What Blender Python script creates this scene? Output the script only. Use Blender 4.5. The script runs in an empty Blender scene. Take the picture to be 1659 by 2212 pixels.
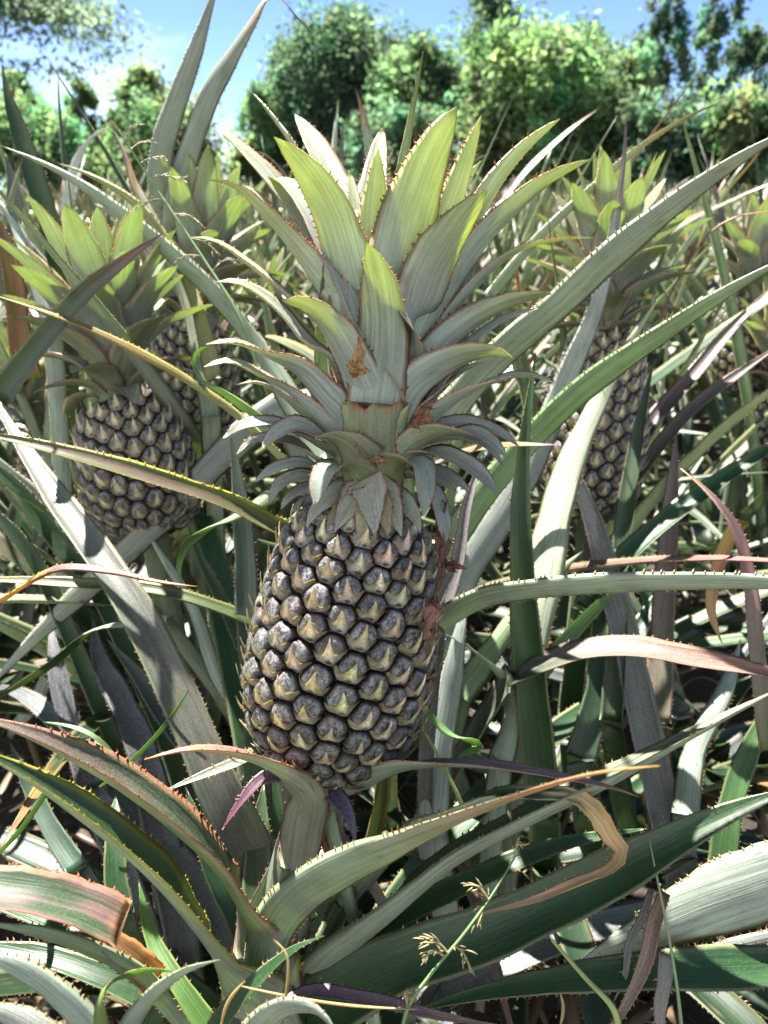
import bpy, math, random
import numpy as np
from mathutils import Vector, Matrix

# ------------------------------------------------------------------ camera, world, sun, exposure
SC = bpy.context.scene
COL = SC.collection
PITCH = math.radians(23.0)
CAM = np.array([0.0, 0.0, 0.88])
FPX, CX, CY = 1661.0, 829.5, 1106.0          # the photograph measured at 1659 x 2212
cam_d = bpy.data.cameras.new('camera'); cam = bpy.data.objects.new('camera', cam_d); COL.objects.link(cam)
cam.location = CAM; cam.rotation_euler = (math.radians(90) - PITCH, 0, 0)
cam_d.sensor_fit = 'VERTICAL'; cam_d.sensor_height = 36.0; cam_d.lens = 36.0 * FPX / 2212.0
cam_d.clip_start = 0.02; cam_d.clip_end = 500
cam_d.dof.use_dof = True; cam_d.dof.focus_distance = 0.49; cam_d.dof.aperture_fstop = 9.5
SC.camera = cam

SUN_EL, SUN_AZ = 57.0, -31.0                   # azimuth measured from +Y, negative to the left
sd = bpy.data.lights.new('sun', 'SUN'); so = bpy.data.objects.new('sun', sd); COL.objects.link(so)
sd.energy = 5.0; sd.angle = math.radians(0.6); sd.color = (1.0, 0.95, 0.87)
_e, _a = math.radians(SUN_EL), math.radians(SUN_AZ)
SUNV = Vector((math.sin(_a) * math.cos(_e), math.cos(_a) * math.cos(_e), math.sin(_e)))
so.rotation_euler = (-SUNV).to_track_quat('-Z', 'Y').to_euler()
so.location = (-1, 2, 6)

W = bpy.data.worlds.new('World'); SC.world = W; W.use_nodes = True
wn, wl = W.node_tree.nodes, W.node_tree.links
wn.clear()
w_out = wn.new('ShaderNodeOutputWorld'); w_bg = wn.new('ShaderNodeBackground')
w_sky = wn.new('ShaderNodeTexSky'); w_sky.sky_type = 'NISHITA'; w_sky.sun_disc = False
w_sky.sun_elevation = _e; w_sky.sun_rotation = _a; w_sky.altitude = 800; w_sky.air_density = 0.5; w_sky.dust_density = 0.0; w_sky.ozone_density = 3.0
w_geo = wn.new('ShaderNodeTexCoord')
w_map = wn.new('ShaderNodeMapping'); w_map.inputs['Scale'].default_value = (1.0, 1.0, 2.2); w_map.inputs['Location'].default_value = (0.35, 0.1, 0.2)
w_noise = wn.new('ShaderNodeTexNoise'); w_noise.inputs['Scale'].default_value = 2.6; w_noise.inputs['Detail'].default_value = 7; w_noise.inputs['Roughness'].default_value = 0.55
w_sep = wn.new('ShaderNodeSeparateXYZ')
def wmath(op, a, b, clamp=False):
    m = wn.new('ShaderNodeMath'); m.operation = op; m.use_clamp = clamp
    for k, v in enumerate((a, b)):
        if isinstance(v, (int, float)): m.inputs[k].default_value = v
        else: wl.new(v, m.inputs[k])
    return m.outputs[0]
wl.new(w_geo.outputs['Generated'], w_map.inputs['Vector']); wl.new(w_map.outputs[0], w_noise.inputs['Vector'])
wl.new(w_geo.outputs['Generated'], w_sep.inputs[0])
# broken cloud bank low on the left of the view; unseen bank behind the camera added as fill light
c_bias = wmath('ADD', wmath('ADD', wmath('MULTIPLY', w_sep.outputs[0], -0.40), wmath('MULTIPLY', w_sep.outputs[2], -1.55)), wmath('MULTIPLY', wmath('MINIMUM', w_sep.outputs[1], 0.0), -1.9))
c_sum = wmath('ADD', wmath('ADD', w_noise.outputs[0], 0.10), c_bias)
c_rmp = wn.new('ShaderNodeMapRange'); c_rmp.interpolation_type = 'SMOOTHSTEP'
c_rmp.inputs['From Min'].default_value = 0.50; c_rmp.inputs['From Max'].default_value = 0.72
c_rmp.inputs['To Max'].default_value = 0.93
wl.new(c_sum, c_rmp.inputs['Value'])
w_mix = wn.new('ShaderNodeMix'); w_mix.data_type = 'RGBA'
w_mix.inputs['B'].default_value = (7.6, 7.9, 7.9, 1)
wl.new(c_rmp.outputs[0], w_mix.inputs['Factor']); wl.new(w_sky.outputs[0], w_mix.inputs['A'])
wl.new(w_mix.outputs['Result'], w_bg.inputs['Color']); wl.new(w_bg.outputs[0], w_out.inputs['Surface'])
w_bg.inputs['Strength'].default_value = 0.05

SC.view_settings.view_transform = 'Standard'; SC.view_settings.look = 'None'
SC.view_settings.gamma = 1.0; SC.view_settings.exposure = 2.35
SC.render.engine = 'CYCLES'
SC.cycles.max_bounces = 8; SC.cycles.diffuse_bounces = 4; SC.cycles.glossy_bounces = 3; SC.cycles.transmission_bounces = 4
SC.cycles.caustics_reflective = False; SC.cycles.caustics_refractive = False
SC.cycles.use_denoising = True

# ------------------------------------------------------------------ helpers
rng = np.random.default_rng(7)
random.seed(7)
FWD = np.array([0, math.cos(PITCH), -math.sin(PITCH)]); UPV = np.array([0, math.sin(PITCH), math.cos(PITCH)]); RGT = np.array([1.0, 0, 0])
def P(x, y, d):
    """world point seen at (x, y) of the photograph, d metres along the view axis"""
    return CAM + d * (RGT * (x - CX) / FPX + UPV * (CY - y) / FPX + FWD)
def at_row(x, Y, z=0.0):
    return np.array([x, Y, z])
def nrm(v): return v / (np.linalg.norm(v, axis=-1, keepdims=True) + 1e-12)
def sstep(a, b, x):
    t = np.clip((x - a) / (b - a + 1e-9), 0, 1); return t * t * (3 - 2 * t)

class MB:
    """collects vertices, faces and their colours into ONE mesh"""
    def __init__(s): s.v, s.f3, s.f4, s.c, s.t, s.l, s.p, s.n = [], [], [], [], [], [], [], 0
    def add(s, v, f4=None, f3=None, col=(.5, .5, .5), tcol=(.5, .6, .1), luv=None, par=(0.2, 0.2, 0.4)):
        v = np.asarray(v, float); n = len(v)
        s.v.append(v)
        if f4 is not None and len(f4): s.f4.append(np.asarray(f4, int) + s.n)
        if f3 is not None and len(f3): s.f3.append(np.asarray(f3, int) + s.n)
        s.c.append(np.broadcast_to(np.asarray(col, float), (n, 3))); s.t.append(np.broadcast_to(np.asarray(tcol, float), (n, 3)))
        s.l.append(np.zeros((n, 3)) if luv is None else np.asarray(luv, float)); s.p.append(np.broadcast_to(np.asarray(par, float), (n, 3)))
        s.n += n
    def mesh(s, name, m, origin=(0, 0, 0), smooth=True):
        me = bpy.data.meshes.new(name)
        v = np.concatenate(s.v) - np.asarray(origin, float)
        q = np.concatenate(s.f4) if s.f4 else np.zeros((0, 4), int)
        t = np.concatenate(s.f3) if s.f3 else np.zeros((0, 3), int)
        me.vertices.add(len(v)); me.vertices.foreach_set('co', v.astype(np.float32).ravel())
        me.loops.add(q.size + t.size); me.loops.foreach_set('vertex_index', np.concatenate([q.ravel(), t.ravel()]).astype(np.int32))
        me.polygons.add(len(q) + len(t))
        me.polygons.foreach_set('loop_start', np.concatenate([np.arange(len(q)) * 4, q.size + np.arange(len(t)) * 3]).astype(np.int32))
        me.polygons.foreach_set('use_smooth', np.full(len(q) + len(t), smooth))
        for nm, data in (('col', s.c), ('tcol', s.t)):
            a = me.attributes.new(nm, 'FLOAT_COLOR', 'POINT')
            d = np.concatenate(data); a.data.foreach_set('color', np.concatenate([d, np.ones((len(d), 1))], 1).astype(np.float32).ravel())
        for nm, data in (('luv', s.l), ('par', s.p)):
            a = me.attributes.new(nm, 'FLOAT_VECTOR', 'POINT'); a.data.foreach_set('vector', np.concatenate(data).astype(np.float32).ravel())
        me.update(calc_edges=True); me.validate()
        if m is not None: me.materials.append(m)
        return me
    def build(s, name, m, parent=None, origin=(0, 0, 0), smooth=True):
        me = s.mesh(name, m, origin, smooth)
        o = bpy.data.objects.new(name, me); COL.objects.link(o)
        if parent is not None: o.parent = parent
        return o

def thing(name, label, cat, loc=(0, 0, 0), group=None):
    o = bpy.data.objects.new(name, None); COL.objects.link(o); o.location = loc; o.empty_display_size = 0.05
    o['label'] = label; o['category'] = cat
    if group: o['group'] = group
    return o
def tag(o, label, cat, group=None):
    o['label'] = label; o['category'] = cat
    if group: o['group'] = group
    return o

# ------------------------------------------------------------------ materials
class NT:
    def __init__(s, name):
        s.m = bpy.data.materials.new(name); s.m.use_nodes = True; s.t = s.m.node_tree; s.t.nodes.clear()
        s.out = s.t.nodes.new('ShaderNodeOutputMaterial')
    def n(s, ty, **kw):
        nd = s.t.nodes.new(ty)
        for k, v in kw.items():
            if k in nd.inputs: s.set(nd, k, v)
            else: setattr(nd, k, v)
        return nd
    def set(s, nd, k, v):
        i = nd.inputs[k]
        if isinstance(v, bpy.types.NodeSocket): s.t.links.new(v, i)
        else: i.default_value = v
    def math(s, op, a, b=0.0, clamp=False):
        nd = s.t.nodes.new('ShaderNodeMath'); nd.operation = op; nd.use_clamp = clamp; s.set(nd, 0, a); s.set(nd, 1, b); return nd.outputs[0]
    def mix(s, f, a, b, mode='MIX'):
        nd = s.t.nodes.new('ShaderNodeMix'); nd.data_type = 'RGBA'; nd.blend_type = mode
        s.set(nd, 'Factor', f); s.set(nd, 'A', a); s.set(nd, 'B', b); return nd.outputs['Result']
    def rng(s, v, a, b, c, d, smooth=False):
        nd = s.t.nodes.new('ShaderNodeMapRange'); nd.interpolation_type = 'SMOOTHSTEP' if smooth else 'LINEAR'
        s.set(nd, 'Value', v)
        for k, x in zip(('From Min', 'From Max', 'To Min', 'To Max'), (a, b, c, d)): s.set(nd, k, x)
        return nd.outputs[0]
    def noise(s, vec, scale, detail=3, rough=0.5):
        nd = s.t.nodes.new('ShaderNodeTexNoise'); s.set(nd, 'Vector', vec); s.set(nd, 'Scale', scale); s.set(nd, 'Detail', detail); s.set(nd, 'Roughness', rough)
        return nd.outputs[0]
    def vec(s, v, sc):
        nd = s.t.nodes.new('ShaderNodeMapping'); s.set(nd, 'Vector', v); s.set(nd, 'Scale', sc); return nd.outputs[0]
    def attr(s, name):
        nd = s.t.nodes.new('ShaderNodeAttribute'); nd.attribute_name = name; return nd

def leaf_material(name='pineapple_leaf', bump=0.5):
    k = NT(name)
    col, tcol, luv, par = (k.attr(a) for a in ('col', 'tcol', 'luv', 'par'))
    ps = k.n('ShaderNodeSeparateXYZ', Vector=par.outputs['Vector'])
    obj = k.n('ShaderNodeObjectInfo')
    off = k.n('ShaderNodeVectorMath', operation='ADD'); k.set(off, 0, luv.outputs['Vector'])
    rv = k.n('ShaderNodeCombineXYZ', X=obj.outputs['Random'], Y=k.math('MULTIPLY', obj.outputs['Random'], 7.3), Z=0.0); k.set(off, 1, rv.outputs[0])
    v = off.outputs[0]
    stri = k.noise(k.vec(v, (1100, 16, 3)), 1.0, 2, 0.6)
    veins = k.noise(k.vec(v, (420, 5, 3)), 1.0, 2, 0.5)
    blot = k.noise(k.vec(v, (70, 28, 3)), 1.0, 4, 0.6)
    fine = k.noise(k.vec(v, (1500, 700, 30)), 1.0, 2, 0.7)
    rub = k.noise(k.vec(v, (230, 38, 5)), 1.0, 5, 0.65)
    spots = k.noise(k.vec(v, (260, 200, 9)), 1.0, 2, 0.5)
    f = k.math('MULTIPLY', k.rng(stri, .25, .75, .72, 1.26), k.rng(blot, .3, .7, .80, 1.18))
    f = k.math('MULTIPLY', f, k.rng(veins, .3, .7, .76, 1.2))
    nd = k.n('ShaderNodeVectorMath', operation='SCALE'); k.set(nd, 0, col.outputs['Color']); k.set(nd, 'Scale', f)
    c1 = nd.outputs[0]
    # white scurf of scales, rubbed off in places
    sp = k.math('MULTIPLY', k.rng(fine, .50, .66, 0, 1), ps.outputs[1])
    c2 = k.mix(sp, c1, (.52, .54, .50, 1))
    rb = k.math('MULTIPLY', k.rng(rub, .59, .68, 0, 1, True), .62)
    c3 = k.mix(rb, c2, k.mix(.75, c1, (.04, .09, .025, 1)))
    sb = k.math('MULTIPLY', k.rng(spots, .73, .78, 0, 1, True), .6)
    c4 = k.mix(sb, c3, (.05, .045, .03, 1))
    dead = k.noise(k.vec(v, (46, 15, 4)), 1.0, 4, .6)
    db = k.math('MULTIPLY', k.rng(dead, .63, .71, 0, 1, True), .5)
    c4 = k.mix(db, c4, (.17, .125, .06, 1))
    bmp = k.n('ShaderNodeBump', Strength=bump, Distance=0.0006, Height=k.math('ADD', stri, k.math('MULTIPLY', veins, .8)))
    pr = k.n('ShaderNodeBsdfPrincipled'); k.set(pr, 'Base Color', c4); k.set(pr, 'Roughness', ps.outputs[2]); k.set(pr, 'Specular IOR Level', 0.5); k.set(pr, 'Normal', bmp.outputs[0])
    td = k.n('ShaderNodeVectorMath', operation='SCALE'); k.set(td, 0, tcol.outputs['Color']); k.set(td, 'Scale', k.rng(f, .4, 1.6, .75, 1.25))
    tr = k.n('ShaderNodeBsdfTranslucent'); k.set(tr, 'Color', td.outputs[0])
    mx = k.n('ShaderNodeMixShader'); k.set(mx, 0, ps.outputs[0]); k.t.links.new(pr.outputs[0], mx.inputs[1]); k.t.links.new(tr.outputs[0], mx.inputs[2])
    k.t.links.new(mx.outputs[0], k.out.inputs['Surface'])
    return k.m
def fruit_material():
    k = NT('pineapple_rind')
    col, par = k.attr('col'), k.attr('par')
    ps = k.n('ShaderNodeSeparateXYZ', Vector=par.outputs['Vector'])
    tc = k.n('ShaderNodeTexCoord'); obj = k.n('ShaderNodeObjectInfo')
    off = k.n('ShaderNodeVectorMath', operation='ADD'); k.set(off, 0, k.attr('luv').outputs['Vector'])
    rv = k.n('ShaderNodeCombineXYZ', X=obj.outputs['Random'], Y=k.math('MULTIPLY', obj.outputs['Random'], 5.1), Z=0.0); k.set(off, 1, rv.outputs[0])
    v = off.outputs[0]
    fine = k.noise(k.vec(v, (24, 24, 24)), 1.0, 2, 0.6)
    med = k.noise(k.vec(v, (5, 5, 5)), 1.0, 3, 0.6)
    low = k.noise(k.vec(v, (1.6, 1.6, 1.6)), 1.0, 2, 0.5)
    f = k.math('MULTIPLY', k.rng(med, .3, .7, .70, 1.3), k.rng(low, .3, .7, .68, 1.3))
    nd = k.n('ShaderNodeVectorMath', operation='SCALE'); k.set(nd, 0, col.outputs['Color']); k.set(nd, 'Scale', f)
    thr = k.math('ADD', k.math('ADD', fine, k.math('MULTIPLY', k.math('SUBTRACT', med, .5), .8)), k.math('MULTIPLY', k.math('SUBTRACT', low, .5), .5))
    sp = k.math('MULTIPLY', k.rng(thr, .46, .56, 0, 1), ps.outputs[1])
    c = k.mix(sp, nd.outputs[0], (.40, .40, .42, 1))
    rust = k.math('MULTIPLY', k.rng(k.noise(k.vec(v, (7, 7, 2.5)), 1.0, 3, .6), .57, .66, 0, 1), .65)
    c = k.mix(rust, c, (.22, .09, .035, 1))
    bmp = k.n('ShaderNodeBump', Strength=.7, Distance=0.0009, Height=k.math('ADD', med, k.math('MULTIPLY', fine, .5)))
    pr = k.n('ShaderNodeBsdfPrincipled'); k.set(pr, 'Base Color', c); k.set(pr, 'Roughness', ps.outputs[2]); k.set(pr, 'Normal', bmp.outputs[0])
    tr = k.n('ShaderNodeBsdfTranslucent'); k.set(tr, 'Color', k.attr('tcol').outputs['Color'])
    mx = k.n('ShaderNodeMixShader'); k.set(mx, 0, ps.outputs[0]); k.t.links.new(pr.outputs[0], mx.inputs[1]); k.t.links.new(tr.outputs[0], mx.inputs[2])
    k.t.links.new(mx.outputs[0], k.out.inputs['Surface'])
    return k.m
def soil_material():
    k = NT('dark_soil')
    tc = k.n('ShaderNodeTexCoord')
    v = tc.outputs['Object']
    a = k.noise(v, 6, 8, .65); b = k.noise(v, 60, 4, .6)
    c = k.mix(k.rng(a, .35, .65, 0, 1), (.016, .012, .009, 1), (.045, .034, .022, 1))
    c = k.mix(k.rng(b, .55, .7, 0, .5), c, (.09, .07, .045, 1))
    bmp = k.n('ShaderNodeBump', Strength=.8, Distance=.02, Height=k.math('ADD', a, k.math('MULTIPLY', b, .4)))
    pr = k.n('ShaderNodeBsdfPrincipled'); k.set(pr, 'Base Color', c); k.set(pr, 'Roughness', .95); k.set(pr, 'Normal', bmp.outputs[0])
    k.t.links.new(pr.outputs[0], k.out.inputs['Surface']); return k.m
def tree_leaf_material():
    k = NT('tree_foliage')
    pr = k.n('ShaderNodeBsdfPrincipled'); k.set(pr, 'Base Color', k.attr('col').outputs['Color']); k.set(pr, 'Roughness', .62); k.set(pr, 'Specular IOR Level', .3)
    tr = k.n('ShaderNodeBsdfTranslucent'); k.set(tr, 'Color', k.attr('tcol').outputs['Color'])
    mx = k.n('ShaderNodeMixShader'); k.set(mx, 0, .55); k.t.links.new(pr.outputs[0], mx.inputs[1]); k.t.links.new(tr.outputs[0], mx.inputs[2])
    k.t.links.new(mx.outputs[0], k.out.inputs['Surface']); return k.m
def bark_material():
    k = NT('bark'); tc = k.n('ShaderNodeTexCoord')
    a = k.noise(k.vec(tc.outputs['Object'], (9, 9, 2)), 2.0, 6, .65)
    c = k.mix(a, (.05, .04, .032, 1), (.20, .165, .13, 1))
    bmp = k.n('ShaderNodeBump', Strength=.7, Distance=.03, Height=a)
    pr = k.n('ShaderNodeBsdfPrincipled'); k.set(pr, 'Base Color', c); k.set(pr, 'Roughness', .9); k.set(pr, 'Normal', bmp.outputs[0])
    k.t.links.new(pr.outputs[0], k.out.inputs['Surface']); return k.m
M_LEAF, M_RIND, M_SOIL, M_TREE, M_BARK = leaf_material(), fruit_material(), soil_material(), tree_leaf_material(), bark_material()

# ------------------------------------------------------------------ leaf styles (linear base colours)
LO = (.248, .305, .215); UP = (.016, .055, .017)
def S(**k):
    d = dict(up=UP, lo=LO, edge=(.25, .26, .14), ew=.06, spine=(.30, .17, .07), trans=.18, tcol=(.45, .62, .18), speck=(.06, .16), rough=(.42, .55), stops=None, c2=None, tipc=None, sp=.0048, ss=.0027)
    d.update(k); return d
ST = {
 'G': S(),
 'K': S(lo=(.275, .315, .265), up=(.30, .32, .285), edge=(.40, .16, .07), ew=.07, spine=(.36, .14, .08), trans=.34, tcol=(.80, .93, .30), speck=(.5, .22), rough=(.36, .5), tipc=((.34, .38, .15), .78), sp=.0044, ss=.0026),
 'Kn': S(lo=(.255, .28, .24), up=(.2, .23, .18), edge=(.40, .22, .07), ew=.08, spine=(.40, .2, .07), trans=.32, tcol=(.66, .82, .34), speck=(.3, .22), rough=(.36, .5), tipc=((.34, .38, .13), .85), sp=.0046, ss=.0024),
 'Kl': S(lo=(.22, .245, .14), up=(.235, .265, .235), edge=(.28, .11, .07), ew=.10, spine=(.30, .11, .06), trans=.22, tcol=(.7, .75, .25), speck=(.42, .3), rough=(.42, .55), c2=((.16, .13, .09), .5), sp=.0034, ss=.0021),
 'Sil': S(up=(.16, .19, .15), c2=((.20, .15, .12), .5), speck=(.4, .2), rough=(.38, .5)),
 'D': S(up=(.009, .028, .011), lo=(.10, .13, .095), edge=(.16, .17, .09), speck=(.03, .1)),  # fill leaves: colours darkened to put shade into the gaps between plants
 'Gr': S(lo=(.27, .315, .265), speck=(.1, .3)),
 'Pur': S(up=(.095, .055, .075), c2=((.05, .06, .035), .6), edge=(.30, .15, .13), spine=(.34, .2, .13), speck=(.2, .15)),
 'PurG': S(up=(.08, .085, .095), c2=((.07, .10, .07), .5), edge=(.22, .2, .2), speck=(.35, .2), lo=(.2, .2, .2)),
 'Red': S(up=(.27, .075, .07), lo=(.25, .12, .09), c2=((.10, .09, .04), .5), edge=(.35, .14, .06), speck=(.16, .16)),
 'Pink': S(up=(.24, .115, .13), lo=(.26, .28, .2), c2=((.07, .10, .05), .75), edge=(.38, .13, .07), spine=(.40, .14, .06), speck=(.25, .16)),
 'Yel': S(lo=(.27, .29, .12), up=(.10, .10, .04), edge=(.50, .42, .06), spine=(.48, .36, .06), ew=.16),
 'Dry': S(up=(.40, .22, .09), lo=(.42, .25, .11), edge=(.40, .16, .05), spine=(.40, .16, .05), trans=.35, tcol=(.85, .5, .16), speck=(.1, .1), c2=((.2, .10, .05), .5), rough=(.6, .6)),
 'Brn': S(up=(.16, .09, .075), lo=(.2, .12, .09), edge=(.34, .17, .08), spine=(.4, .22, .1), trans=.1, speck=(.2, .2), c2=((.28, .17, .10), .5)),
 'Lime': S(up=(.08, .15, .04), lo=(.19, .26, .10), edge=(.3, .4, .1), trans=.34, tcol=(.55, .80, .18)),
 'Grass': S(up=(.08, .15, .05), lo=(.11, .18, .07), edge=(.2, .3, .1), trans=.3, tcol=(.5, .75, .16), speck=(.02, .02), ss=0),
 'Straw': S(up=(.42, .32, .15), lo=(.42, .32, .15), edge=(.42, .32, .15), trans=.3, tcol=(.8, .6, .25), speck=(0, 0), ss=0),
}
def herm(pts, n=240):
    p = np.asarray(pts, float); m = len(p)
    if m == 2: p = np.array([p[0], (p[0] + p[1]) / 2, p[1]]); m = 3
    L = np.concatenate([[0], np.cumsum(np.linalg.norm(np.diff(p, axis=0), axis=1) ** .75 + 1e-9)])
    tg = np.zeros_like(p)
    dl = np.diff(L)[:, None]; sl = np.diff(p, axis=0) / dl
    tg[1:-1] = (sl[:-1] * dl[1:] + sl[1:] * dl[:-1]) / (dl[:-1] + dl[1:])
    tg[0] = 1.5 * sl[0] - .5 * tg[1]; tg[-1] = 1.5 * sl[-1] - .5 * tg[-2]
    u = np.linspace(0, L[-1], n); i = np.clip(np.searchsorted(L, u, 'right') - 1, 0, m - 2)
    h = (L[i + 1] - L[i]); t = ((u - L[i]) / h)[:, None]; h = h[:, None]
    return (2*t**3 - 3*t**2 + 1) * p[i] + (t**3 - 2*t**2 + t) * h * tg[i] + (-2*t**3 + 3*t**2) * p[i+1] + (t**3 - t**2) * h * tg[i+1]
def resample(c, n, k=1.0):
    L = np.concatenate([[0], np.cumsum(np.linalg.norm(np.diff(c, axis=0), axis=1))])
    u = L[-1] * np.linspace(0, 1, n) ** k
    return np.stack([np.interp(u, L, c[:, j]) for j in range(3)], 1), u
PROF = {
 'long': lambda t: np.clip(1 - t**2.6, 0, 1)**.95 * (.93 + .07 * np.cos(t * 9)),
 'crown': lambda t: np.minimum(1, .66 + 1.0 * t) * np.clip(1 - t**3.0, 0, 1)**.74,
 'fold': lambda t: np.minimum(1, .75 + .6 * t) * np.clip((1 - t) / .58, 0, 1)**.85,
 'spear': lambda t: np.minimum(1, .8 + .8 * t) * np.clip(1 - t**1.7, 0, 1)**.95,
 'tri': lambda t: np.clip(1 - t**1.25, 0, 1) ** .9,
 'blunt': lambda t: np.clip(1 - .12 * t, 0, 1),
 'const': lambda t: .9 + .1 * t,
 'flare': lambda t: .74 + .26 * t,
 'grass': lambda t: np.sin(np.pi * np.clip(t * .93 + .07, 0, 1))**.55,
 'bulge2': lambda t: np.interp(t, [0, .4, .56, .64, .74, .86, 1], [1, 1, .6, .85, .6, .34, .1]),
 'bulge': lambda t: np.clip(1 - np.abs(t - .3)**2 * 1.2, 0, 1) * np.clip(1 - t**4, 0, 1),
}
def leaf_geom(mb, pts, N, w, style, fold=.30, prof='long', th=.0016, n=None, ring=9, seed=0, spines=True, wave=.0, stops=None, sscale=1.0):
    """one closed, thick, channelled blade with its marginal spines; pts world points base -> tip, N one upper-face normal per curve sample (callable) or vector"""
    r = np.random.default_rng(seed)
    st = ST[style] if isinstance(style, str) else style
    curve = herm(pts)
    L = np.linalg.norm(np.diff(curve, axis=0), axis=1).sum()
    if n is None: n = int(np.clip(L / .009, 18, 64))
    c, u = resample(curve, n)
    t = u / u[-1]
    T = nrm(np.gradient(c, axis=0))
    Nn = N(c, T, t) if callable(N) else np.broadcast_to(np.asarray(N, float), c.shape)
    Nn = nrm(Nn - (Nn * T).sum(1, keepdims=True) * T)
    B = np.cross(T, Nn)                                   # across the blade
    hw = .5 * w * PROF[prof](t)
    hw = np.maximum(hw, .0004) * (1 + .035 * np.sin(t * 23 + seed) + .02 * np.sin(t * 51 + 2 * seed))
    s = np.linspace(-1, 1, ring)
    fo = fold * (1 + .15 * np.sin(t * 5 + seed))
    ang = s[None, :] * (fo[:, None] * 1.9)
    # blade bent round an arc: flat when fold is 0
    rad = np.where(fo > .02, 1 / np.maximum(fo * 1.9, .02), 0)[:, None]
    if fold > .02:
        lat = np.sin(ang) * rad; lift = (1 - np.cos(ang)) * rad
    else:
        lat = np.broadcast_to(s, (n, ring)); lift = np.zeros((n, ring))
    wv = wave * np.sin(t * 31 + seed)[:, None] * np.abs(s)[None, :]**2 + .012 * np.sin(t[:, None] * 17 + seed + s[None, :] * 2.5)
    base = c[:, None, :] + hw[:, None, None] * (lat[..., None] * B[:, None, :] + (lift + wv)[..., None] * Nn[:, None, :])
    if prof in ('blunt', 'flare'):                          # torn end: jagged and notched
        nt = (.09 * np.exp(-(np.abs(s - .1) / .22)**1.3) + .05 * np.sin(s * 9 + seed) + .06 * np.abs(s)) * w
        for q in range(1, 4): base[-q] -= T[-q][None] * (nt * (1 - (q - 1) / 3))[:, None]
    thick = th * (1 - .75 * np.abs(s)**2)[None, :] * np.minimum(1, hw / (w * .5) + .15)[:, None] * .5
    up = base + thick[..., None] * Nn[:, None, :]; lo = base - thick[..., None] * Nn[:, None, :]
    ringv = np.concatenate([up, lo[:, ::-1][:, 1:-1]], axis=1)
    m = ringv.shape[1]
    side = np.concatenate([np.ones(ring), -np.ones(ring - 2)]); ss = np.concatenate([s, s[::-1][1:-1]])
    V = ringv.reshape(-1, 3)
    i = np.arange(n - 1)[:, None] * m; j = np.arange(m)[None, :]; jn = (j + 1) % m
    f4 = np.stack([i + j, i + m + j, i + m + jn, i + jn], -1).reshape(-1, 4)
    # colours
    tt = np.broadcast_to(t[:, None], (n, m)); sg = np.broadcast_to(side[None], (n, m)); se = np.broadcast_to(ss[None], (n, m))
    jit = 1 + .12 * (r.random(3) - .5) + .12 * (r.random() - .5)
    cu = np.broadcast_to(np.array(st['up']) * jit, (n, m, 3)).copy(); cl = np.broadcast_to(np.array(st['lo']) * jit, (n, m, 3)).copy()
    if st['c2'] is not None:
        c2, am = st['c2']
        q = .5 + .5 * np.sin(se * 2.2 + tt * 4 + seed) * np.cos(se * 4.5 - tt * 2.7 + 2 * seed)
        q = (sstep(.35, .75, q) * am)[..., None]
        cu = cu * (1 - q) + np.array(c2) * q
    else:
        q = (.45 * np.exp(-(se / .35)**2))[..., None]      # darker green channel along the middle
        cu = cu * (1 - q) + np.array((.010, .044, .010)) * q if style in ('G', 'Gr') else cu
    tp = st['tipc']
    if tp is not None:
        q = sstep(tp[1] - .3, 1.0, tt)[..., None] * .85
        cl = cl * (1 - q) + np.array(tp[0]) * q; cu = cu * (1 - .6 * q) + np.array(tp[0]) * .6 * q
    ccol = np.where(sg[..., None] > 0, cu, cl)
    pale = sstep(.16, 0, tt)[..., None] * .5 * (np.abs(sg))[..., None]
    ccol = ccol * (1 - pale) + np.array((.30, .33, .20)) * pale if prof == 'crown' else ccol
    eg = (np.clip((np.abs(se) - (1 - st['ew'])) / st['ew'], 0, 1))[..., None]
    ccol = ccol * (1 - eg * .8) + np.array(st['edge']) * eg * .8
    tc = np.broadcast_to(np.array(st['tcol']), (n, m, 3)).copy()
    sp_c = np.broadcast_to(np.array(st['spine']), (n, 3)).copy()
    if stops:
        ks = np.array([x[0] for x in stops]); cs = np.array([x[1] for x in stops]); am = np.array([x[2] if len(x) > 2 else 1. for x in stops])
        nz = .05 * np.sin(se * 7 + seed) + .03 * np.sin(tt * 60 + se * 3)
        a = np.interp(tt + nz, ks, am)[..., None]
        cc = np.stack([np.interp(tt + nz, ks, cs[:, q]) for q in range(3)], -1)
        ccol = ccol * (1 - a) + cc * a; tc = tc * (1 - a) + np.minimum(cc * 2.2, .9) * a
        a1 = np.interp(t, ks, am)[:, None]
        sp_c = sp_c * (1 - .6 * a1) + np.stack([np.interp(t, ks, cs[:, q]) for q in range(3)], -1) * .6 * a1
    luv = np.stack([se * hw[:, None], np.broadcast_to(u[:, None], (n, m)), sg * .01], -1)
    spk = np.where(sg > 0, st['speck'][0], st['speck'][1]); rgh = np.where(sg > 0, st['rough'][0], st['rough'][1])
    tra = st['trans'] * (.22 + .78 * sstep(.25, .85, tt)) if prof == 'crown' else np.full((n, m), st['trans'])
    par = np.stack([tra, spk, rgh], -1)
    caps = [[0, k + 1, k] for k in range(1, m - 1)] + [[(n-1)*m, (n-1)*m + k, (n-1)*m + k + 1] for k in range(1, m - 1)]
    mb.add(V, f4, caps, ccol.reshape(-1, 3), tc.reshape(-1, 3), luv.reshape(-1, 3), par.reshape(-1, 3))
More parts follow.
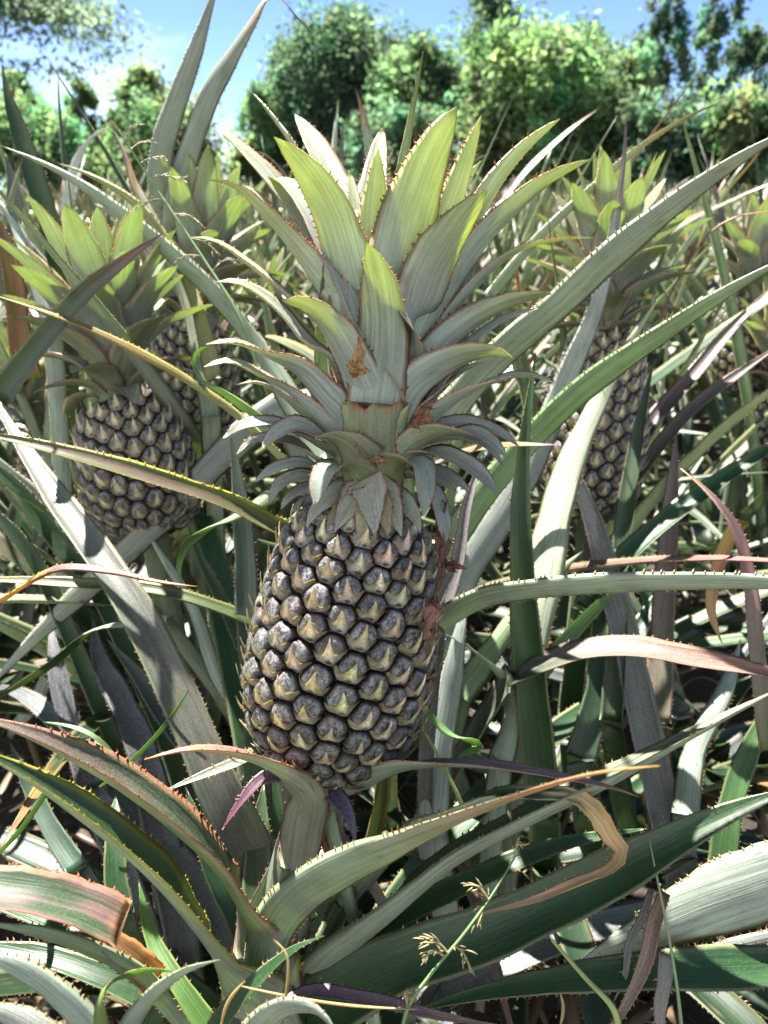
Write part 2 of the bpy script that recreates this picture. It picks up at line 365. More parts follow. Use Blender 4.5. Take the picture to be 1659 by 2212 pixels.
    if spines and st['ss'] > 0:
        for sd_, idx in ((-1, 0), (1, ring - 1)):
            gap = st['sp']
            us = np.arange(gap * .5 + .012 * (prof == 'long'), u[-1] - gap * .4, gap); us = us + r.normal(0, gap * .22, len(us)); us = np.clip(us[r.random(len(us)) > .20], 0, u[-1])
            if len(us) == 0: continue
            def ip(a): return np.stack([np.interp(us, u, a[:, q]) for q in range(3)], 1)
            pe, te, be, ne = ip(base[:, idx]), nrm(ip(T)), nrm(ip(B)), nrm(ip(Nn))
            h = np.interp(us, u, hw); ls = .9 * st['ss'] * sscale * np.clip(h / (w * .22), .35, 1) * (.5 + .75 * r.random(len(us)))
            bw = ls * .33
            fo_ = np.interp(us, u, fo) * 1.6
            outd = nrm(be * (sd_ * np.cos(fo_))[:, None] + ne * np.sin(fo_)[:, None])
            a = pe - te * bw[:, None] - outd * .0003; b = pe + te * bw[:, None] - outd * .0003; d = pe + ne * .00045 - outd * .0002; e = pe - ne * .00045 - outd * .0002
            mid = pe + outd * (ls * .55)[:, None] + te * (ls * .18)[:, None]
            tip = pe + outd * (ls * .88)[:, None] + te * (ls * .80)[:, None]
            ma, mbv = mid - te * (bw * .45)[:, None], mid + te * (bw * .45)[:, None]
            k = len(us); VV = np.stack([a, b, d, e, ma, mbv, tip], 1).reshape(-1, 3)
            o = np.arange(k)[:, None] * 7
            tri = np.array([[0, 2, 4], [2, 5, 4], [2, 1, 5], [0, 4, 3], [3, 4, 5], [3, 5, 1], [4, 5, 6], [5, 4, 6]])
            F = (o[:, None, :] + tri[None]).reshape(-1, 3)
            sc = np.stack([np.interp(us, u, sp_c[:, q]) for q in range(3)], 1)
            cc = np.repeat(sc, 7, 0).reshape(k, 7, 3).copy(); cc[:, 6] *= .75
            mb.add(VV, None, F, cc.reshape(-1, 3), np.minimum(cc.reshape(-1, 3) * 2.4, .9), None, (.3, 0, .5))

def view_face(theta):
    """upper-face normal: turned theta degrees (about the blade) from facing the photographer; a pair twists from base to tip"""
    th = theta if isinstance(theta, (tuple, list)) else (theta, theta)
    def f(c, T, t):
        V = nrm(CAM - c); Nv = nrm(V - (V * T).sum(1, keepdims=True) * T); R = np.cross(T, Nv)
        a = np.radians(np.interp(t, np.linspace(0, 1, len(th)), th))[:, None]
        return np.cos(a) * Nv + np.sin(a) * R
    return f
def blade(parent, pts, w, theta, style='G', d=None, name='leaf', seed=None, label=None, mat=None, attach=True, **kw):
    ov = {k: kw.pop(k) for k in ('up', 'lo', 'c2', 'edge', 'spine', 'trans', 'speck') if k in kw}
    """traced leaf: pts [(x, y[, d])] base -> tip; w full width in photo px at its own depth; origin at the plant's base"""
    p = []
    for k, q in enumerate(pts):
        dd = q[2] if len(q) > 2 else np.interp(k / (len(pts) - 1), np.linspace(0, 1, len(d)), d)
        p.append(P(q[0], q[1], dd))
    dm = np.mean([np.dot(q - CAM, FWD) for q in p])
    if seed is None: seed = int(abs(pts[0][0] * 7 + pts[-1][1] * 13)) % 9973
    mb = MB(); leaf_geom(mb, p, view_face(theta), w * dm / FPX, dict(ST[style], **ov) if ov else style, seed=seed, **kw)
    org = ORG.get(parent.name, (0, 0, 0))
    bx = CX + FPX * np.dot(np.array(org) - CAM, RGT) / max(.05, np.dot(np.array(org) - CAM, FWD))
    if attach and ((0 < pts[0][0] < 1659 and 0 < pts[0][1] < 2230) or (pts[0][0] >= 1659 and bx > 1700) or (pts[0][0] <= 0 and bx < -40)) and p[0][2] > .12 and name == 'leaf' and parent.name in ORG and kw.get('prof', 'long') not in ('blunt', 'flare'):
        # the lower end of the blade, down to the plant's base
        g = np.array(org, float) + np.array([0, 0, .05]); d0 = nrm(p[0] - p[1]); ln = np.linalg.norm(g - p[0])
        st_ = dict(ST[style], **ov); th0 = theta if not isinstance(theta, (tuple, list)) else theta[0]
        kw2 = dict(fold=kw.get('fold', .3), seed=seed, prof='const', n=20, stops=[(0, st_['lo'], 0), (1, kw['stops'][0][1], kw['stops'][0][2] if len(kw['stops'][0]) > 2 else 1)] if kw.get('stops') else None)
        leaf_geom(mb, [g, g * .45 + (p[0] + d0 * ln * .35) * .55, p[0]], view_face(th0), w * dm / FPX * float(PROF[kw.get('prof', 'long')](np.array(0.))), st_, **kw2)
    o = mb.build(name, mat or M_LEAF, parent, org)
    if label: o['label'] = label
    return o
ORG = {}
def plant(label, base, cat='pineapple plant', name='pineapple_plant', group='pineapple plants close to the photographer'):
    o = thing(name, label, cat, base, group); ORG[o.name] = np.array(base, float); return o
def sub(name, mb, mat, parent, org):
    o = mb.build(name, mat, parent, org); ORG[o.name] = np.array(org, float); return o
def tube(mb, pts, r0, r1, col, n=30, seg=8, par=(.1, .05, .5), tcol=(.5, .7, .2)):
    c, u = resample(herm(pts), n); t = u / u[-1]; T = nrm(np.gradient(c, axis=0))
    h = np.array([.3, .2, .9]) if abs(T[0][2]) < .8 else np.array([1., .1, .2])
    A = nrm(np.cross(T, h)); B = np.cross(T, A)
    rr = (r0 + (r1 - r0) * t) if not callable(r0) else r0(t)
    a = np.linspace(0, 2 * np.pi, seg, endpoint=False)
    V = c[:, None] + rr[:, None, None] * (np.cos(a)[None, :, None] * A[:, None] + np.sin(a)[None, :, None] * B[:, None])
    i = np.arange(n - 1)[:, None] * seg; j = np.arange(seg)[None]; jn = (j + 1) % seg
    f = np.stack([i + j, i + seg + j, i + seg + jn, i + jn], -1).reshape(-1, 4)
    caps = [[0, k + 1, k] for k in range(1, seg - 1)] + [[(n-1)*seg, (n-1)*seg+k, (n-1)*seg+k+1] for k in range(1, seg - 1)]
    luv = np.stack(np.broadcast_arrays((a * rr.mean())[None, :], u[:, None], np.zeros((n, seg))), -1).reshape(-1, 3)
    cc = col(t) if callable(col) else np.asarray(col, float)
    if cc.ndim == 2: cc = np.repeat(cc, seg, 0)
    mb.add(V.reshape(-1, 3), f, caps, cc, tcol, luv, par)

# ------------------------------------------------------------------ pineapple fruit
def fruitlet_geom(kind=0, res=1):
    """one eye of the fruit, unit radius: domed shoulders and the pointed bract that wraps its lower half; +z out, +y towards the crown"""
    r = np.random.default_rng(100 + kind)
    mb = MB()
    nr, ns = (9, 26) if res else (5, 12)
    a = np.linspace(0, 2 * np.pi, ns, endpoint=False)
    hexr = 1.0
    def dome(x, y):
        q = np.sqrt(x*x + y*y)
        z = .25 * (1 - np.clip(q, 0, 1.2)**4.0)
        z = z - .09 * np.exp(-((x / .10)**2)) * sstep(-.1, .5, y) * (1 - sstep(.75, 1, q))     # cleft between the two shoulders
        z = z + .05 * np.exp(-(((np.abs(x) - .42) / .28)**2 + ((y - .25) / .35)**2))
        return z
    V, C, Pp = [], [], []
    for k in range(nr + 1):
        q = (k / nr) ** .8
        x, y = np.cos(a) * q, np.sin(a) * q
        z = dome(x, y) + .02 * np.sin(3 * a + kind) * q
        z = z - .20 * sstep(.80, 1, q)
        if k == nr: z = z - .40
        V.append(np.stack([x, y, z], 1))
        edge = sstep(.66, .92, q)
        base = np.array([.042, .044, .042]) * (1 - edge) + np.array([.006, .006, .006]) * edge
        cc = np.broadcast_to(base, (ns, 3)).copy()
        low = sstep(.0, -.55, y)[:, None]
        cc = cc * (1 - low * .8 * (1 - edge)) + np.array([.12, .115, .065]) * low * .8 * (1 - edge)
        grn = (np.exp(-(((np.abs(x) - .3) / .2)**2 + ((y + .05) / .25)**2)) * .6)[:, None]
        cc = cc * (1 - grn) + np.array([.05, .085, .05]) * grn
        C.append(cc); Pp.append(np.stack([np.zeros(ns), (1 - edge) * np.where(y > -.2, .56, .60), np.full(ns, .38)], 1))
    V, C, Pp = np.concatenate(V), np.concatenate(C), np.concatenate(Pp)
    i = np.arange(nr)[:, None] * ns; j = np.arange(ns)[None]; jn = (j + 1) % ns
    f = np.stack([i + j, i + ns + j, i + ns + jn, i + jn], -1).reshape(-1, 4)
    mb.add(V, f, None, C, (.3, .3, .1), V, Pp)
    # bract: a flap over the lower half, its upper rim drawn out into one long point
    nv, nu = (13, 19) if res else (6, 9)
    vv = np.linspace(0, 1, nv)[:, None]; x0 = np.linspace(-1, 1, nu); x0 = (np.sign(x0) * np.abs(x0)**1.35)[None]
    lean = .16 * (r.random() - .5); tipy = .58 + .42 * (r.random() - .35); lift = .30 + .26 * r.random(); wd = .20 + .10 * r.random()
    bell = np.exp(-(np.abs(x0) / wd)**1.45)
    yE = -.50 + .42 * np.abs(x0)**2.2 + (tipy + .50) * bell + .035 * np.sin(x0 * 37 + 2 * kind) * (np.abs(x0) < .6) + (.12 * (r.random() - .5)) * x0 + .03 * np.sin(x0 * 9 + 3 * kind)
    yB = -.98 * np.sqrt(np.clip(1 - .93 * x0**2, 0, 1)) - .0 * x0
    yB = np.minimum(yB, yE - .03)
    Y = yB + (yE - yB) * vv; X = x0 * (.985 - .0 * vv) * (1 - .22 * sstep(.1, .75, Y)) + lean * np.clip(Y + .4, 0, 2)**2 * .6
    hgt = np.clip((Y + .35) / (tipy + .35), 0, 1)
    Z = dome(X, Y) + .03 + .075 * sstep(.45, 1, vv) + lift * hgt**1.3 + .10 * np.exp(-(x0 / .28)**2) * sstep(.15, .6, vv)
    Z = Z - .16 * sstep(.25, 0, vv) - .10 * np.abs(x0)**3
    top = np.stack([X, Y, Z], -1); th = .05 * (1 - .6 * hgt) + 0 * X
    bot = top - np.stack([0*X, 0*X, th], -1)
    cen = np.exp(-(X / (.13 + .22 * np.clip(.25 - Y, 0, 1)))**2) * sstep(-.95, -.45, Y)
    olive = np.array([.22, .19, .095]); cream = np.array([.84, .72, .47]); grey = np.array([.165, .15, .11]); pink = np.array([.70, .52, .40]); rust = np.array([.26, .12, .05])
    lowm = sstep(-.42, -.70, Y) * (1 - .55 * np.exp(-(X / .2)**2))
    C = olive * np.ones(X.shape + (1,)); C = C * (1 - lowm[..., None]) + grey * lowm[..., None]
    C = C * (1 - .92 * cen[..., None]) + cream * .92 * cen[..., None]
    tipm = (sstep(.1, tipy, Y))[..., None]; C = C * (1 - .7 * tipm) + pink * .7 * tipm
    eg = (sstep(.86, 1, vv + 0 * X) * sstep(.18, .5, np.abs(X)) * .85)[..., None]; C = C * (1 - eg) + rust * eg
    Pp = np.stack([np.full(X.shape, .18), .62 * lowm + .10, np.full(X.shape, .6)], -1)
    n0 = nv * nu
    VV = np.concatenate([top.reshape(-1, 3), bot.reshape(-1, 3)]); CC = np.concatenate([C.reshape(-1, 3), C.reshape(-1, 3) * .7])
    PP = np.concatenate([Pp.reshape(-1, 3)] * 2)
    i = np.arange(nv - 1)[:, None] * nu; j = np.arange(nu - 1)[None]
    q = np.stack([i + j, i + j + 1, i + nu + j + 1, i + nu + j], -1).reshape(-1, 4)
    e1 = np.stack([np.arange(nv - 1) * nu, np.arange(1, nv) * nu, np.arange(1, nv) * nu + n0, np.arange(nv - 1) * nu + n0], 1)
    e2 = np.stack([np.arange(1, nv) * nu + nu - 1, np.arange(nv - 1) * nu + nu - 1, np.arange(nv - 1) * nu + nu - 1 + n0, np.arange(1, nv) * nu + nu - 1 + n0], 1)
    mb.add(VV, np.concatenate([q, q[:, ::-1] + n0, e1, e2]), None, CC, (.75, .62, .18), VV, PP)
    return mb
def radius_profile(s):
    return np.interp(s, [0, .06, .15, .30, .5, .7, .86, .95, 1.0], [.55, .74, .90, 1.0, 1.0, .93, .83, .70, .45])
def fruit_cells(L, R, area):
    """places of the eyes in interlocking columns that wind slowly round the fruit: (s, angle, spacing)"""
    r = np.random.default_rng(int(L * 1e5)); nc = 22; dv = area / (2 * math.pi * R / nc); out = []
    rows, h = [], .035 * L
    while h < L * .985:
        rows.append(h); h += dv * float(radius_profile(min(1, h / L))) ** .85 / 2
    for k, h in enumerate(rows):
        for c in range(k % 2, nc, 2):
            f = float(radius_profile(h / L)); sp = math.sqrt(area) * (.35 + .65 * f)
            out.append((min(.99, h / L + r.normal(0, .0012) / L), 2 * math.pi * c / nc + .9 * h / L * .55 + r.normal(0, .022), sp))
    return out
def cell_frame(bot, ax, ref, L, R, s, ang):
    e1 = nrm(np.cross(ax, ref)); e2 = np.cross(ax, e1)
    rad = math.cos(ang) * e1 + math.sin(ang) * e2
    rr = R * radius_profile(s); ds = .02
    slope = R * (radius_profile(min(1, s + ds)) - radius_profile(max(0, s - ds))) / (L * (min(1, s + ds) - max(0, s - ds)))
    slope = np.clip(slope, -.9, .9)
    up = nrm(ax + slope * rad); out = nrm(rad - slope * ax)
    return bot + ax * (s * L) + rad * rr, np.cross(up, out), up, out
def cell_radius(i, C, X, Y, sp):
    """distance from the eye's centre to the border it shares with its neighbours, by direction (72 steps)"""
    d = C - C[i]; dx, dy = d @ X[i], d @ Y[i]; L2 = (d**2).sum(1); m = (L2 > 1e-10) & (L2 < (2.6 * sp)**2)
    s = np.sqrt(L2[m] / np.maximum(dx[m]**2 + dy[m]**2, 1e-12)); dx, dy = dx[m] * s, dy[m] * s
    a = np.linspace(0, 2 * np.pi, 72, endpoint=False); den = np.cos(a)[:, None] * dx + np.sin(a)[:, None] * dy
    b = np.where(den > 1e-9, .5 * (dx**2 + dy**2) / np.maximum(den, 1e-9), 9).min(1); b = np.minimum(b, .72 * sp)
    for _ in range(4): b = .25 * np.roll(b, 1) + .5 * b + .25 * np.roll(b, -1)
    return b
def warp_cell(v, b, k=.985):
    r = np.hypot(v[:, 0], v[:, 1]); a = np.arctan2(v[:, 1], v[:, 0]) % (2 * np.pi)
    bb = np.interp(a, np.linspace(0, 2 * np.pi, 73), np.append(b, b[0])) * k
    return np.stack([np.cos(a) * r * bb, np.sin(a) * r * bb, v[:, 2] * b.mean()], 1)
def core_mesh(bot, ax, ref, L, R, col=(.03, .028, .022), k=.93):
    mb = MB(); ss = np.linspace(0, 1, 24); ns = 28
    a = np.linspace(0, 2 * np.pi, ns, endpoint=False); e1 = nrm(np.cross(ax, ref)); e2 = np.cross(ax, e1)
    V = (bot + ax * (ss * L)[:, None])[:, None] + (R * k * radius_profile(ss))[:, None, None] * (np.cos(a)[None, :, None] * e1 + np.sin(a)[None, :, None] * e2)
    i = np.arange(len(ss) - 1)[:, None] * ns; j = np.arange(ns)[None]; jn = (j + 1) % ns
    caps = [[0, q + 1, q] for q in range(1, ns - 1)] + [[(len(ss)-1)*ns, (len(ss)-1)*ns+q, (len(ss)-1)*ns+q+1] for q in range(1, ns - 1)]
    mb.add(V.reshape(-1, 3), np.stack([i + j, i + jn, i + ns + jn, i + ns + j], -1).reshape(-1, 4), caps, col, par=(0, .2, .6))
    return mb
FRUITLETS = [fruitlet_geom(k) for k in range(14)]
FRUITLETS_LOW = [fruitlet_geom(k, 0) for k in range(4)]

# ------------------------------------------------------------------ ground
def ground():
    nx, ny = 90, 90
    gx = np.sign(np.linspace(-1, 1, nx)) * np.abs(np.linspace(-1, 1, nx))**2.2 * 140
    gy = np.linspace(0, 1, ny)**2.0 * 220 - 6
    X, Y = np.meshgrid(gx, gy)
    Z = .02 * np.sin(X * 2.1 + 1) * np.cos(Y * 1.7) + .015 * np.sin(X * 5.3 + Y * 3.1)
    V = np.stack([X, Y, Z], -1).reshape(-1, 3)
    i = np.arange(ny - 1)[:, None] * nx; j = np.arange(nx - 1)[None]
    mb = MB(); mb.add(V, np.stack([i + j, i + j + 1, i + nx + j + 1, i + nx + j], -1).reshape(-1, 4), None)
    o = mb.build('ground', M_SOIL); o['kind'] = 'structure'
ground()

# ------------------------------------------------------------------ trees
def leaf_cards(mb, cen, size, r, col, tcol, droop=.3):
    """many small folded leaves, two triangles each, at the given centres"""
    n = len(cen)
    d = nrm(r.normal(0, 1, (n, 3)) + np.array([0, 0, -droop])); o = nrm(np.cross(d, r.normal(0, 1, (n, 3)))); nn = np.cross(d, o)
    s = size * (.6 + .8 * r.random(n))[:, None]
    a, b = cen - d * s, cen + d * s; c = cen + o * s * .42 + nn * s * .12; e = cen - o * s * .42 + nn * s * .12
    V = np.stack([a, c, b, e], 1).reshape(-1, 3); k = np.arange(n)[:, None] * 4
    f = np.concatenate([k + np.array([[0, 1, 2]]), k + np.array([[0, 2, 3]])])
    mb.add(V, None, f, np.repeat(col, 4, 0), np.repeat(tcol, 4, 0))
def tree(name, label, cat, x, Y, top_y, half_px, low=.25, hue=(.05, .085, .03), n=5200, size=.075, clumps=40, seed=0, shape='round', group='trees beyond the pineapple field', gaps=.0, trunks=1, z0=0.0):
    """x, top_y: where the crown's axis and top are in the photograph; Y distance in metres"""
    r = np.random.default_rng(seed + 50)
    X = (x - CX) / 1805 * Y; yp = (CY - top_y) / FPX
    H = CAM[2] + Y * (-.3907 + .9205 * yp) / (.9205 + .3907 * yp); hw = half_px / 1805 * Y * 1.28
    root = thing(name, label, cat, (X, Y, z0), group)
    base = np.array([X, Y, z0])
    tb = MB()
    for k in range(trunks):
        ox = 0 if trunks == 1 else (k - (trunks - 1) / 2) * hw * .8
        lean = r.normal(0, .04 * H, 2)
        p = [base + (ox, 0, -.1), base + (ox + lean[0] * .4, lean[1] * .3, H * .35), base + (ox + lean[0], lean[1], H * .86)]
        tube(tb, p, .035 + .013 * H, .012, (.2, .2, .2), n=16, seg=9)
        for q in range(9):
            f = .25 + .6 * r.random(); s = p[0] + (p[2] - p[0]) * f
            aa = r.random() * 6.28; l = hw * (.5 + .5 * r.random()) * (1.1 - f * .6)
            e = s + np.array([math.cos(aa) * l, math.sin(aa) * l, l * (.5 + .6 * r.random())])
            tube(tb, [s, (s + e) / 2 + (0, 0, -.05 * l), e], .012 + .004 * H * (1 - f), .006, (.2, .2, .2), n=8, seg=6)
    tb.build('trunk', M_BARK, root, base)
    cb = MB(); cs = []
    for k in range(clumps):
        f = r.random()
        z = H * (low + (1 - low) * f)
        if shape == 'round': wr = hw * math.sqrt(max(.06, 1 - (2 * f - .9)**2))
        elif shape == 'column': wr = hw * (1 - .55 * f**2)
        elif shape == 'bank': wr = hw * (1 - .25 * f)
        else: wr = hw * (1.05 - f)
        aa = r.random() * 6.283; q = math.sqrt(r.random()) * wr * .85
        cs.append((np.array([X + math.cos(aa) * q, Y + math.sin(aa) * q * .8, z0 + z]), hw * (.14 + .30 * r.random()**1.4)))
    per = int(2.0 * n) // clumps
    for c, rad in cs:
        cc = c.copy(); cc[2] = min(cc[2], z0 + H - rad * .6)
        p = nrm(r.normal(0, 1, (per, 3))) * (rad * (.2 + 1.1 * r.random((per, 1)))) * np.array([.72, .72, 1.15]); p[:, :2] += p[:, 2:] * r.normal(0, .25, 2)
        tint = (1 + .35 * r.normal(0, 1)) * np.array([1 + .2 * r.normal(0, 1), 1, 1 + .1 * r.normal(0, 1)])
        base_c = np.clip(np.array(hue) * np.clip(tint, .5, 1.7), .012, .3)
        col = base_c * (.7 + .6 * r.random((per, 1)))
        leaf_cards(cb, cc + p, size, r, col, np.minimum(col * np.array([2.4, 2.7, 1.9]), .7))
    cb.build('crown', M_TREE, root, base)
    return root
DK, MD, LT, OL = (.072, .112, .080), (.09, .14, .08), (.115, .17, .088), (.105, .145, .085)
TREES = [
 ('broadleaf_tree', 'dense dark round tree rising straight behind the tall crown of the nearest pineapple', 745, 21, 44, 150, dict(hue=DK, n=20000, clumps=180, low=.16)),
 ('broadleaf_tree', 'tall dark tree whose top reaches highest behind the middle of the treeline', 1045, 24, -40, 92, dict(hue=DK, n=6000, clumps=64, low=.3, shape='column')),
 ('broadleaf_tree', 'mid green shoulder of a tree filling the gap right of the dark round tree', 905, 19, 95, 105, dict(hue=MD, n=10000, clumps=92, low=.1)),
 ('broadleaf_tree', 'small green tree standing alone against white cloud left of the dark round tree', 560, 20, 195, 66, dict(hue=MD, n=5200, clumps=52, low=.1)),
 ('bushy_tree', 'broad pale green bushy tree lit by the sun in the middle of the treeline', 1135, 17, 78, 135, dict(hue=LT, n=15000, clumps=140, low=.05, shape='bank', size=.075)),
 ('bushy_tree', 'olive green bushy tree between the pale bushy tree and the tall thin tree pair', 1285, 18, 112, 110, dict(hue=OL, n=11000, clumps=112, low=.05, shape='bank', size=.075)),
 ('slender_tree', 'tall thin tree with dark tufted crown, left one of a pair with sky between them', 1400, 20, -60, 58, dict(hue=DK, n=2400, clumps=44, low=.36, shape='column')),
 ('slender_tree', 'tall thin tree with bare trunk, right one of a pair with sky between', 1500, 20.5, -80, 60, dict(hue=DK, n=2000, clumps=40, low=.42, shape='column')),
 ('slender_tree', 'tall dark tree cut off by the right edge of the picture', 1650, 19, -70, 68, dict(hue=DK, n=3600, clumps=56, low=.2, shape='column')),
 ('bushy_tree', 'dark shaded bushy tree below the tall thin pair at the edge of the field', 1440, 16, 235, 115, dict(hue=DK, n=7500, clumps=84, low=.03, shape='bank', size=.075)),
 ('bushy_tree', 'dark bushy tree with one yellow flower at the right end of the treeline', 1610, 15, 215, 95, dict(hue=MD, n=6500, clumps=72, low=.03, shape='bank', size=.075)),
 ('bushy_tree', 'dark low bushy tree behind the crown tip, under the dark round tree', 860, 17, 250, 120, dict(hue=DK, n=6500, clumps=72, low=.03, shape='bank')),
 ('broadleaf_tree', 'mid green tree with ragged top right behind the pale bushy tree', 1235, 24, 70, 95, dict(hue=MD, n=8000, clumps=90, low=.2)),
 ('slender_tree', 'dark slender tree between the tall thin pair and the right edge', 1578, 22, 60, 50, dict(hue=DK, n=3800, clumps=50, low=.1, shape='column')),
 ('broadleaf_tree', 'dark tree filling the gap between the dark round tree and the small lone tree', 640, 23, 110, 75, dict(hue=DK, n=6500, clumps=70, low=.1)),
 ('bushy_tree', 'low dark bush joining the trees at the far left above the field', 110, 18, 232, 120, dict(hue=MD, n=6000, clumps=84, low=.03, shape='bank', size=.075)),
 ('bushy_tree', 'low olive bush behind the pair of tall upright leaves', 380, 18.5, 226, 110, dict(hue=OL, n=6000, clumps=84, low=.03, shape='bank', size=.075)),
 ('broadleaf_tree', 'yellow green tree at the far left under the hanging branch', 75, 21, 168, 56, dict(hue=LT, n=6800, clumps=68, low=.08)),
 ('broadleaf_tree', 'small olive tree between the yellow green tree and the tall pair of leaves', 205, 22, 176, 48, dict(hue=LT, n=5200, clumps=56, low=.08)),
 ('broadleaf_tree', 'grey green tree partly hidden behind the pair of tall upright leaves', 330, 20, 160, 78, dict(hue=LT, n=8200, clumps=84, low=.08)),
]
for k, (nm, lb, x, Y, ty, hp, kw) in enumerate(TREES):
    tree(nm, lb, 'tree', x, Y, ty, hp, seed=k, **kw)
def branch_tree():
    """the tree outside the frame whose feathery bough hangs into the upper left corner"""
    r = np.random.default_rng(77); Y = 9.0
    def q(x, y): 
        yp = (CY - y) / FPX; return np.array([(x - CX) / FPX * Y / (.9205 + .3907 * yp), Y, CAM[2] + Y * (-.3907 + .9205 * yp) / (.9205 + .3907 * yp)])
    base = np.array([-6.6, Y + .3, 0.0]); root = thing('overhanging_tree', 'feathery tree whose thin leafy bough hangs into the upper left corner of the sky', 'tree', base, 'trees beyond the pineapple field')
    tb = MB(); top = np.array([-6.3, Y, 3.6])
    tube(tb, [base, (base + top) / 2 + (.1, 0, 0), top], .14, .08, (.2, .2, .2), n=18, seg=10)
    ends = [q(180, 40), q(140, 60), q(60, 40), q(20, 70), q(250, 95), q(235, 125), q(150, 130), q(60, 105), q(200, 40), q(120, 15), q(90, 70), q(170, 85), q(30, -30), q(215, 75)]
    cb = MB()
    for e in ends:
        e = e + (0, r.normal(0, .25), 0)
        c = herm([top, (top + e) / 2 + (0, 0, .35), e + (0, 0, .0)], 60)
        tube(tb, c[::6], .035, .006, (.2, .2, .2), n=20, seg=6)
        for k in range(20, 60, 2):
            tw = c[k] + r.normal(0, .16, 3) * np.array([1, 1.2, .8]); m = 44
            pts = tw + r.normal(0, 1, (m, 3)) * np.array([.19, .2, .05])
            col = np.array((.095, .135, .085)) * (.6 + .8 * r.random((m, 1)))
            leaf_cards(cb, pts, .038, r, col, np.minimum(col * 2.4, .5), .8)
    tb.build('trunk', M_BARK, root, base); cb.build('crown', M_TREE, root, base)
branch_tree()

# ------------------------------------------------------------------ generic pineapple plants
def rosette_leaves(r, nl, Lm, base=(0, 0, 0), wmin=.030, wmax=.045, zmax=1.0, up=.0):
    """[(points, inward normal at base, width, length)] of a field plant, inner leaves upright, outer ones arching"""
    out = []
    for k in range(nl):
        f = k / (nl - 1); az = k * 2.39996 + r.normal(0, .25)
        el = math.radians(82 - 52 * f + r.normal(0, 6) + up); L = Lm * (.62 + .42 * math.sin(math.pi * min(1, .2 + .75 * f))) * (.85 + .3 * r.random())
        curl = (.15 + .75 * f) * (.5 + r.random())
        p = np.array(base, float) + np.array([math.cos(az), math.sin(az), 0]) * .02; pts = [p.copy()]; az2 = az
        m = 7
        for q in range(m):
            d = np.array([math.cos(az2) * math.cos(el), math.sin(az2) * math.cos(el), math.sin(el)])
            p = p + d * L / m; pts.append(p.copy()); el -= curl / m * (1 + 1.2 * q / m); az2 += r.normal(0, .03)
        pts = np.array(pts)
        if zmax and pts[:, 2].max() > zmax: pts[:, 2] = base[2] + (pts[:, 2] - base[2]) * (zmax - base[2]) / (pts[:, 2].max() - base[2])
        inw = -np.array([math.cos(az), math.sin(az), 0]) * .8 + np.array([0, 0, .6])
        out.append((pts, inw, r.uniform(wmin, wmax), L))
    return out
def transport(n0, tw=0.0):
    """upper-face normal carried along the blade from its base without twisting"""
    def f(c, T, t):
        N = np.zeros_like(c); v = n0 - np.dot(n0, T[0]) * T[0]; N[0] = v / np.linalg.norm(v)
        for k in range(1, len(c)):
            v = N[k-1] - np.dot(N[k-1], T[k]) * T[k]; N[k] = v / (np.linalg.norm(v) + 1e-9)
        if tw:
            a = (np.radians(tw) * t)[:, None]; N = np.cos(a) * N + np.sin(a) * np.cross(T, N)
        return N
    return f
FIELD_STYLES = ['G', 'G', 'G', 'G', 'G', 'G', 'Gr', 'Gr', 'PurG', 'PurG', 'Sil']
def pick_stops(r):
    u = r.random()
    if u < .12: return [(0, (.2, .2, .1), 0), (.80, (.3, .2, .05), 0), (.88, (.42, .20, .05), .9), (1, (.16, .06, .05), 1)]
    if u < .18: return [(0, (.2, .1, .1), 0), (.4, (.24, .10, .10), 0), (1, (.26, .10, .10), .8)]
    return None
def crown_rosette(mbs, ax0, ax, Lc, nl, r, style='Kn', res=(16, 7), scale=1.0, spines=True):
    """crown of a fruit as a list of separate blades; ax0 base, ax unit axis, Lc height of the crown"""
    e1 = nrm(np.cross(ax, [.3, .9, .1])); e2 = np.cross(ax, e1)
    for k in range(nl):
        f = k / (nl - 1); az = k * 2.39996; rad = math.cos(az) * e1 + math.sin(az) * e2
        h = Lc * .36 * f**1.1; L = Lc * (.22 + .44 * math.sin(math.pi * min(1, .08 + f * .62))) * (.9 + .2 * r.random())
        el = math.radians(14 + 70 * f**.7 + r.normal(0, 5)); curl = .9 * (1 - f)**1.3 + .12
        p = ax0 + ax * h + rad * .014 * scale; pts = [p.copy()]
        for q in range(6):
            a = el + .55 * (1 - f) * (1 - q / 2.5 if q < 3 else 0)
            p = p + (rad * math.cos(a) + ax * math.sin(a)) * L / 6; pts.append(p.copy()); el -= curl / 6
        w = (.026 + .022 * math.sin(math.pi * min(1, .1 + f * .8))) * scale
        mb = MB(); leaf_geom(mb, pts, transport(ax * .6 - rad * .8), w, style if f > .3 else 'Kl', prof='crown', n=res[0], ring=res[1], seed=k + int(r.integers(1000)), spines=spines, fold=.32)
        mbs.append(mb)
